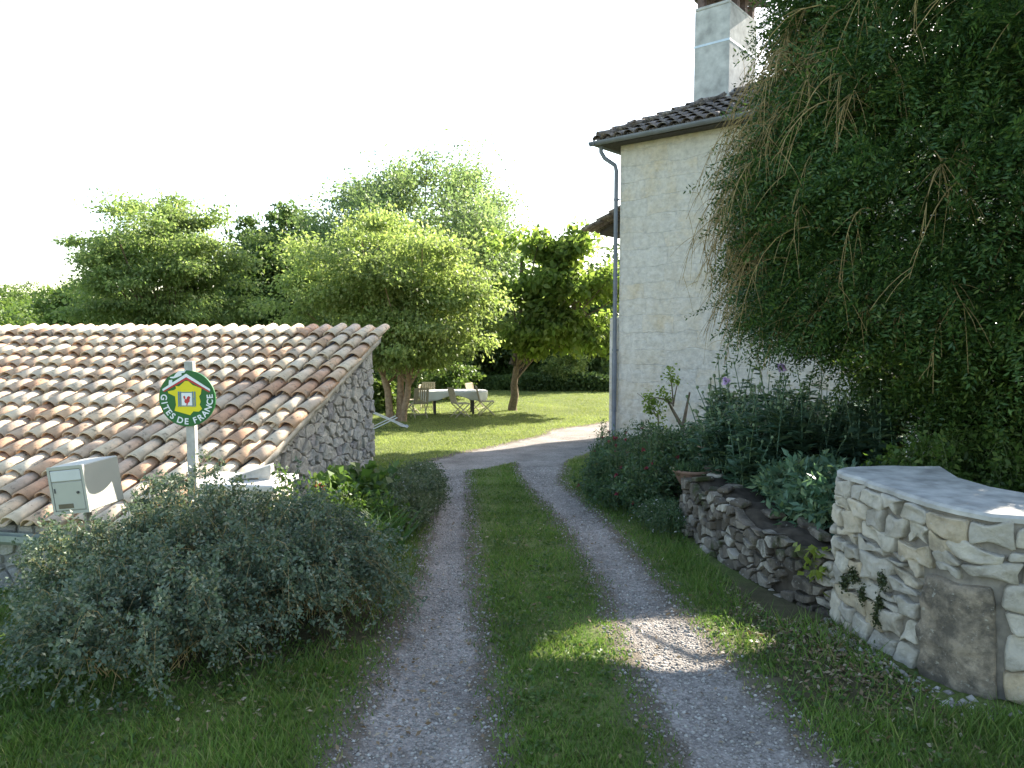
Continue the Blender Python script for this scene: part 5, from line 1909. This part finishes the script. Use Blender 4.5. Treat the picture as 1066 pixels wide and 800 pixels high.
# poppies in the raised bed: three prototypes, many plants
def poppy_proto(nst, hgt, flower):
    root = empty('poppy_plant')
    P0 = rng.normal(size=(nst, 3)) * np.array([0.05, 0.05, 0])
    a = rng.random(nst) * 2 * PI
    h = hgt * (0.72 + 0.33 * rng.random(nst))
    out = 0.13 + 0.16 * rng.random(nst)
    P2 = P0 + np.stack([np.cos(a) * out, np.sin(a) * out, h], -1)
    P1 = P0 + np.stack([np.cos(a) * out * 0.2, np.sin(a) * out * 0.2, h * 0.6], -1)
    cv = np.stack([bez(P0, P1, P2, np.full(nst, t)) for t in np.linspace(0, 1, 8)], 1)
    V, F = curves_to_tubes(cv, np.full(nst, 0.007), np.full(nst, 0.004), 5)
    npobj('stems', V, F, LF['poppy'], root)
    per = 32
    idx = np.repeat(np.arange(nst), per)
    t = 0.05 + 0.82 * rng.random(len(idx)) ** 1.1
    P = bez(P0[idx], P1[idx], P2[idx], t)
    b = rng.random(len(idx)) * 2 * PI
    D = np.stack([np.cos(b), np.sin(b), 0.7 - 0.9 * rng.random(len(idx))], -1)
    L = (0.2 - 0.12 * t) * (0.7 + 0.6 * rng.random(len(idx)))
    ps = [leaves(P, D, np.tile([[0, 0, 1.0]], (len(P), 1)) + 0.35 * rdir(len(P)), L, L * 0.42, 0.3)]
    # side lobes of the jagged leaves
    for f_, sg_ in ((0.4, 1), (0.4, -1), (0.65, 1), (0.65, -1)):
        Du = unit(D)
        sd2 = unit(np.cross(Du, [[0, 0, 1.0]]))
        ps.append(leaves(P + Du * (L * f_)[:, None], Du * 0.5 + sd2 * sg_, np.tile([[0, 0, 1.0]], (len(P), 1)), L * 0.4, L * 0.2, 0.2))
    V, F = join(ps)
    npobj('leaves', V, F, LF['poppy'], root)
    for k in range(nst):
        mb = MB()
        mb.lathe([(0.0, 0), (0.012, 0.004), (0.016, 0.016), (0.012, 0.028), (0.015, 0.03), (0.0, 0.034)], tuple(P2[k]), 8)
        mb.build('seed_pod', MAT['pod'], root, smooth=True)
    if flower:
        c = P2[0]
        n = 16
        Q = np.tile(c, (n, 1)) + np.array([0, 0, 0.01])
        V, F = leaves(Q, rdir(n, 0.5), rdir(n, 0.8), 0.055, 0.05)
        npobj('flower', V, F, LF[flower], root)
    return root


protos = [poppy_proto(6, 1.05, None), poppy_proto(7, 0.9, None), poppy_proto(5, 1.2, None)]
fl_l = poppy_proto(5, 1.15, 'purple')
spots = []
tries = 0
while len(spots) < 56 and tries < 4000:
    tries += 1
    y = random.uniform(5.0, 8.6)
    x = random.uniform(1.9, 3.9)
    if x < 2.12 - 0.07 * (y - 5): continue
    u = x / y
    if u < 0.268 or u > 0.52: continue
    tp = np.array([[x + dx, y + dy, gz(x, y) + h_] for h_ in (0.35, 0.55, 0.75, 0.95, 1.15) for dx, dy in ((0, 0), (0.17, -0.17), (-0.17, 0.17))])
    hx_, hy_ = sun_hit(tp, -0.08)
    if hull(streak, hx_, hy_).any(): continue                 # the low sun reaches the drive between the plants here
    if all(math.hypot(x - a, y - b) > 0.2 for a, b in spots): spots.append((x, y))
used = set()
for i, (x, y) in enumerate(spots):
    k = i % 3
    o = protos[k] if k not in used else copy_tree(protos[k])
    used.add(k)
    s_ = random.uniform(0.75, 1.1)
    o.location = (x, y, gz(x, y) - 0.02)
    o.rotation_euler = (0, 0, random.uniform(0, 6.28))
    o.scale = (s_, s_, s_)
    tag(o, 'blue green poppy plant with seed pods in the raised bed', 'plant', 'poppy plants in the raised bed')
for i, (px, py, d, lab) in enumerate(((777, 388, 7.6, 'tall poppy with lilac flower, nearest the house wall'), (805, 372, 7.9, 'tallest lilac poppy under the drooping branches'))):
    o = fl_l if i == 0 else copy_tree(fl_l)
    p = at(px, py, d)
    o.location = (p.x, p.y, gz(p.x, p.y))
    o.rotation_euler = (0, 0, 1.3 * i)
    s_ = (p.z - o.location.z) / 1.15
    o.scale = (s_, s_, s_)
    tag(o, lab, 'plant', 'poppy plants in the raised bed')
P0, P1, P2 = radial(150, 2.4, 5.65, 0.42, 0.85, 0.4, 0.85, 0.15, hj=0.6, reach=(0.1, 1.0))
spray_bush('bed_leaves', 'low blue green leafy growth along the top of mossy wall', 'plant', (2.4, 5.65, gz(2.4, 5.65)), P0, P1, P2, 46, 0.075, 0.4, LF['poppy'], smat=MAT['green_stem'], spread=0.04, twigs=6, twig_l=0.12)
# young leafy shoot in the gap of the wall
yp = at(853, 590, 4.62)
ys_ = empty('young_seedling', (yp.x, yp.y, yp.z - 0.06))
tag(ys_, 'bright yellow green seedling growing from the mossy wall', 'plant')
n = 46
P = rng.normal(size=(n, 3)) * np.array([0.07, 0.05, 0.05]) + np.array([0, 0, 0.07])
V, F = leaves(P, rdir(n, 0.3), rdir(n, 1.2), 0.07, 0.045)
npobj('foliage', V, F, LF['young'], ys_)
# shrub behind the entrance wall, catching light through the gap
P0, P1, P2 = radial(150, 3.15, 5.0, 0.8, 0.5, 0.75, 0.8, 0.3, hj=0.5, reach=(0.1, 1.0))
spray_bush('bed_shrub', 'fresh green low shrub behind the curved stone wall', 'shrub', (3.15, 5.0, gz(3.15, 5.0)), P0, P1, P2, 60, 0.045, 0.5, LF['vine'], smat=MAT['green_stem'], spread=0.04)

# ------------------------------------------------------------------ grass, pebbles, litter
def blades(P, h, w, lean):
    n = len(P)
    a = rng.random(n) * 2 * PI
    d = np.stack([np.cos(a), np.sin(a), 0 * a], -1)
    b = rng.random(n) * 2 * PI
    l = np.stack([np.cos(b), np.sin(b), 0 * b], -1)
    V = np.empty((n, 3, 3))
    V[:, 0] = P - d * (w / 2)[:, None]
    V[:, 1] = P + d * (w / 2)[:, None]
    V[:, 2] = P + l * (lean * h)[:, None] + np.array([0, 0, 1.0]) * h[:, None]
    return V.reshape(-1, 3), np.arange(3 * n).reshape(-1, 3)


def scatter(n, x0, x1, y0, y1, p=1.0):
    u = rng.random(n)
    y = y0 * (y1 / y0) ** u if p == 1.0 else y0 + (y1 - y0) * u ** p
    x = x0 + (x1 - x0) * rng.random(n)
    return x, y


bp = Vector((BO.x, BO.y))


def free(x, y):
    """not under walls or buildings"""
    lx = (x - BO.x) * ex + (y - BO.y) * ey
    ly = (x - BO.x) * gx + (y - BO.y) * gy
    inb = (lx < 0.02) & (ly > -0.05) & (ly < DEP + 0.05)
    hx_ = (x - HC.x) * ca + (y - HC.y) * sa
    hy_ = -(x - HC.x) * sa + (y - HC.y) * ca
    inh = (hx_ > -0.05) & (hy_ > -0.05)
    inw = (x > 1.98) & (y > 3.25) & (y < 15)
    inw |= (x > 1.6) & (y > 4.4) & (y < 7.2)
    return ~(inb | inh | inw)


x, y = scatter(520000, -6.6, 4.0, 1.9, 13.0)
gm = gravel_mask(x, y)
pat = wobble(np.stack([x, y, 0 * x], -1), 5.5, 1.0) + 0.5 * wobble(np.stack([x, y, 0 * x], -1), 17.0, 3.0)
soilk = np.maximum(sstep(1.1, 0.7, np.hypot((x + 1.65) / 1.1, (y - 4.6) / 1.1)) * 0.85, 0.75 * sstep(0.5, 0.25, np.abs(x - 1.65 - 0.12 * (y - 4))) * sstep(3.0, 3.4, y) * sstep(5.6, 5.0, y))
bare = sstep(0.35, 0.0, np.hypot(x - 0.1, (y - 6.6) / 1.5)) * 0.75
k = free(x, y) & (rng.random(len(x)) < (1 - sstep(0.25, 0.75, gm + 0.22 * pat)) * (0.72 + 0.5 * pat).clip(0.15, 1) * (1 - soilk) * (1 - bare)) & (x / y < 0.85) & (x / y > -1.7)
x, y, pat = x[k], y[k], pat[k]
P = np.stack([x, y, surf(x, y) - 0.004], -1)
h = (0.018 + 0.028 * rng.random(len(x))) * (1 + 0.5 * pat.clip(-0.6, 1)) * np.where((x < -0.9) | (x > 1.25), 1.1, 0.85)
V, F = blades(P, h, 0.0045 + 0.0045 * rng.random(len(x)) + 0.0006 * y, 0.35 + 0.5 * rng.random(len(x)))
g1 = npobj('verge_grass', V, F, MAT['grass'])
tag(g1, 'short grass on the drive centre strip and verges', 'grass', kind='stuff')
x, y = scatter(230000, -9, 9, 12.0, 37.5)
gm = gravel_mask(x, y)
pat = wobble(np.stack([x, y, 0 * x], -1), 3.0, 1.0)
k = free(x, y) & (rng.random(len(x)) < 1 - sstep(0.3, 0.8, gm + 0.15 * pat)) & (x / y > -0.32) & (x / y < 0.3)
x, y = x[k], y[k]
P = np.stack([x, y, surf(x, y) - 0.004], -1)
V, F = blades(P, 0.02 + 0.035 * rng.random(len(x)), 0.012 + 0.012 * rng.random(len(x)), 0.5 + 0.5 * rng.random(len(x)))
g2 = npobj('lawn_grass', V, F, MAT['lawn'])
tag(g2, 'mown sunny lawn around the garden table', 'grass', kind='stuff')
# taller tufts at edges: along walls, shrub and bank
tx, ty = [], []
for (cx_, cy_, sx_, sy_, n) in ((1.75, 4.3, 0.12, 0.5, 700), (1.45, 5.8, 0.12, 0.9, 700), (-1.0, 3.5, 0.4, 0.25, 500), (-2.4, 3.5, 0.5, 0.3, 600), (2.1, 3.05, 0.4, 0.12, 900), (-0.75, 5.3, 0.12, 0.7, 500), (-2.9, 5.2, 0.35, 0.7, 900)):
    tx.append(cx_ + rng.normal(size=n) * sx_); ty.append(cy_ + rng.normal(size=n) * sy_)
x, y = np.concatenate(tx), np.concatenate(ty)
k = free(x, y) & (gravel_mask(x, y) < 0.4)
x, y = x[k], y[k]
P = np.stack([x, y, surf(x, y) - 0.005], -1)
V, F = blades(P, 0.045 + 0.075 * rng.random(len(x)), 0.006 + 0.004 * rng.random(len(x)), 0.4 + 0.5 * rng.random(len(x)))
g3 = npobj('grass_tufts', V, F, MAT['grass'])
tag(g3, 'longer grass tufts at the foot of walls and shrubs', 'grass', kind='stuff')

# clover and small broad weeds in the turf
x, y = scatter(2600, -3.5, 2.0, 2.0, 10.0)
cl_k = wobble(np.stack([x, y, 0 * x], -1), 4.0, 9.0) > -0.05
k = free(x, y) & (gravel_mask(x, y) < 0.3) & cl_k & (np.abs(x / y) < 0.85)
x, y = x[k], y[k]
idx = np.repeat(np.arange(len(x)), 9)
P = np.stack([x, y, surf(x, y) + 0.012], -1)[idx] + rng.normal(size=(len(idx), 3)) * np.array([0.03, 0.03, 0.008])
V, F = leaves(P, rdir(len(idx)) * np.array([1, 1, 0.3]) + np.array([0, 0, 0.15]), rdir(len(idx), 1.8), 0.022 + 0.018 * rng.random(len(idx)), 0.018)
wd_ = npobj('clover', V, F, LF['vine'])
tag(wd_, 'clover and small broad leaved weeds in the turf', 'weeds', kind='stuff')

# loose pebbles on the tracks
x, y = scatter(60000, -2.2, 3.0, 2.2, 12.0)
gm = gravel_mask(x, y)
k = (gm > 0.25) & (rng.random(len(x)) < 0.25 + 0.75 * gm) & free(x, y)
x, y = x[k][:15000], y[k][:15000]
q = rng.random(500)
cx2 = np.array([tuple(ff(FL * (0.12 + 0.62 * t))[0]) for t in q])
x = np.concatenate([x, cx2[:, 0] - 0.05 - 0.1 * np.abs(rng.normal(size=500))])
y = np.concatenate([y, cx2[:, 1] - 0.06 - 0.08 * np.abs(rng.normal(size=500))])
n = len(x)
oc = np.array([[1, 0, 0], [-1, 0, 0], [0, 1, 0], [0, -1, 0], [0, 0, 1], [0, 0, -1.0]])
of = np.array([[0, 2, 4], [2, 1, 4], [1, 3, 4], [3, 0, 4], [2, 0, 5], [1, 2, 5], [3, 1, 5], [0, 3, 5]])
r = 0.0035 + 0.009 * rng.random(n) ** 3 + 0.0004 * y
r[-500:] = 0.006 + 0.022 * rng.random(500) ** 3
V = oc[None] * (0.6 + 0.7 * rng.random((n, 6, 1))) * r[:, None, None]
V[:, :, 2] *= 0.7
an = rng.random(n) * 6.28
V = np.stack([V[:, :, 0] * np.cos(an)[:, None] - V[:, :, 1] * np.sin(an)[:, None], V[:, :, 0] * np.sin(an)[:, None] + V[:, :, 1] * np.cos(an)[:, None], V[:, :, 2]], -1)
V = V + np.stack([x, y, surf(x, y) + 0.002], -1)[:, None]
pb = npobj('gravel', V.reshape(-1, 3), (np.arange(n)[:, None, None] * 6 + of).reshape(-1, 3), MAT['pebble'])
tag(pb, 'loose pale pebbles on the wheel tracks', 'gravel', kind='stuff')
# fallen leaves and chips at the foot of the walls
n = 2600
x = np.concatenate([1.72 + rng.normal(size=1500) * 0.18, rng.uniform(-0.6, 1.6, 500), -1.2 + rng.normal(size=600) * 0.7])
y = np.concatenate([4.0 + rng.normal(size=1500) * 0.6, rng.uniform(2.6, 8, 500), 3.6 + rng.normal(size=600) * 0.4])
k = free(x, y)
x, y = x[k], y[k]
P = np.stack([x, y, surf(x, y) + 0.012], -1)
V, F = leaves(P, rdir(len(x)) * np.array([1, 1, 0.25]), rdir(len(x), 2.0), 0.02 + 0.025 * rng.random(len(x)), 0.016)
lt = npobj('leaf_litter', V, F, LF['litter'])
tag(lt, 'dry leaves and chips scattered by the wall foot', 'litter', kind='stuff')
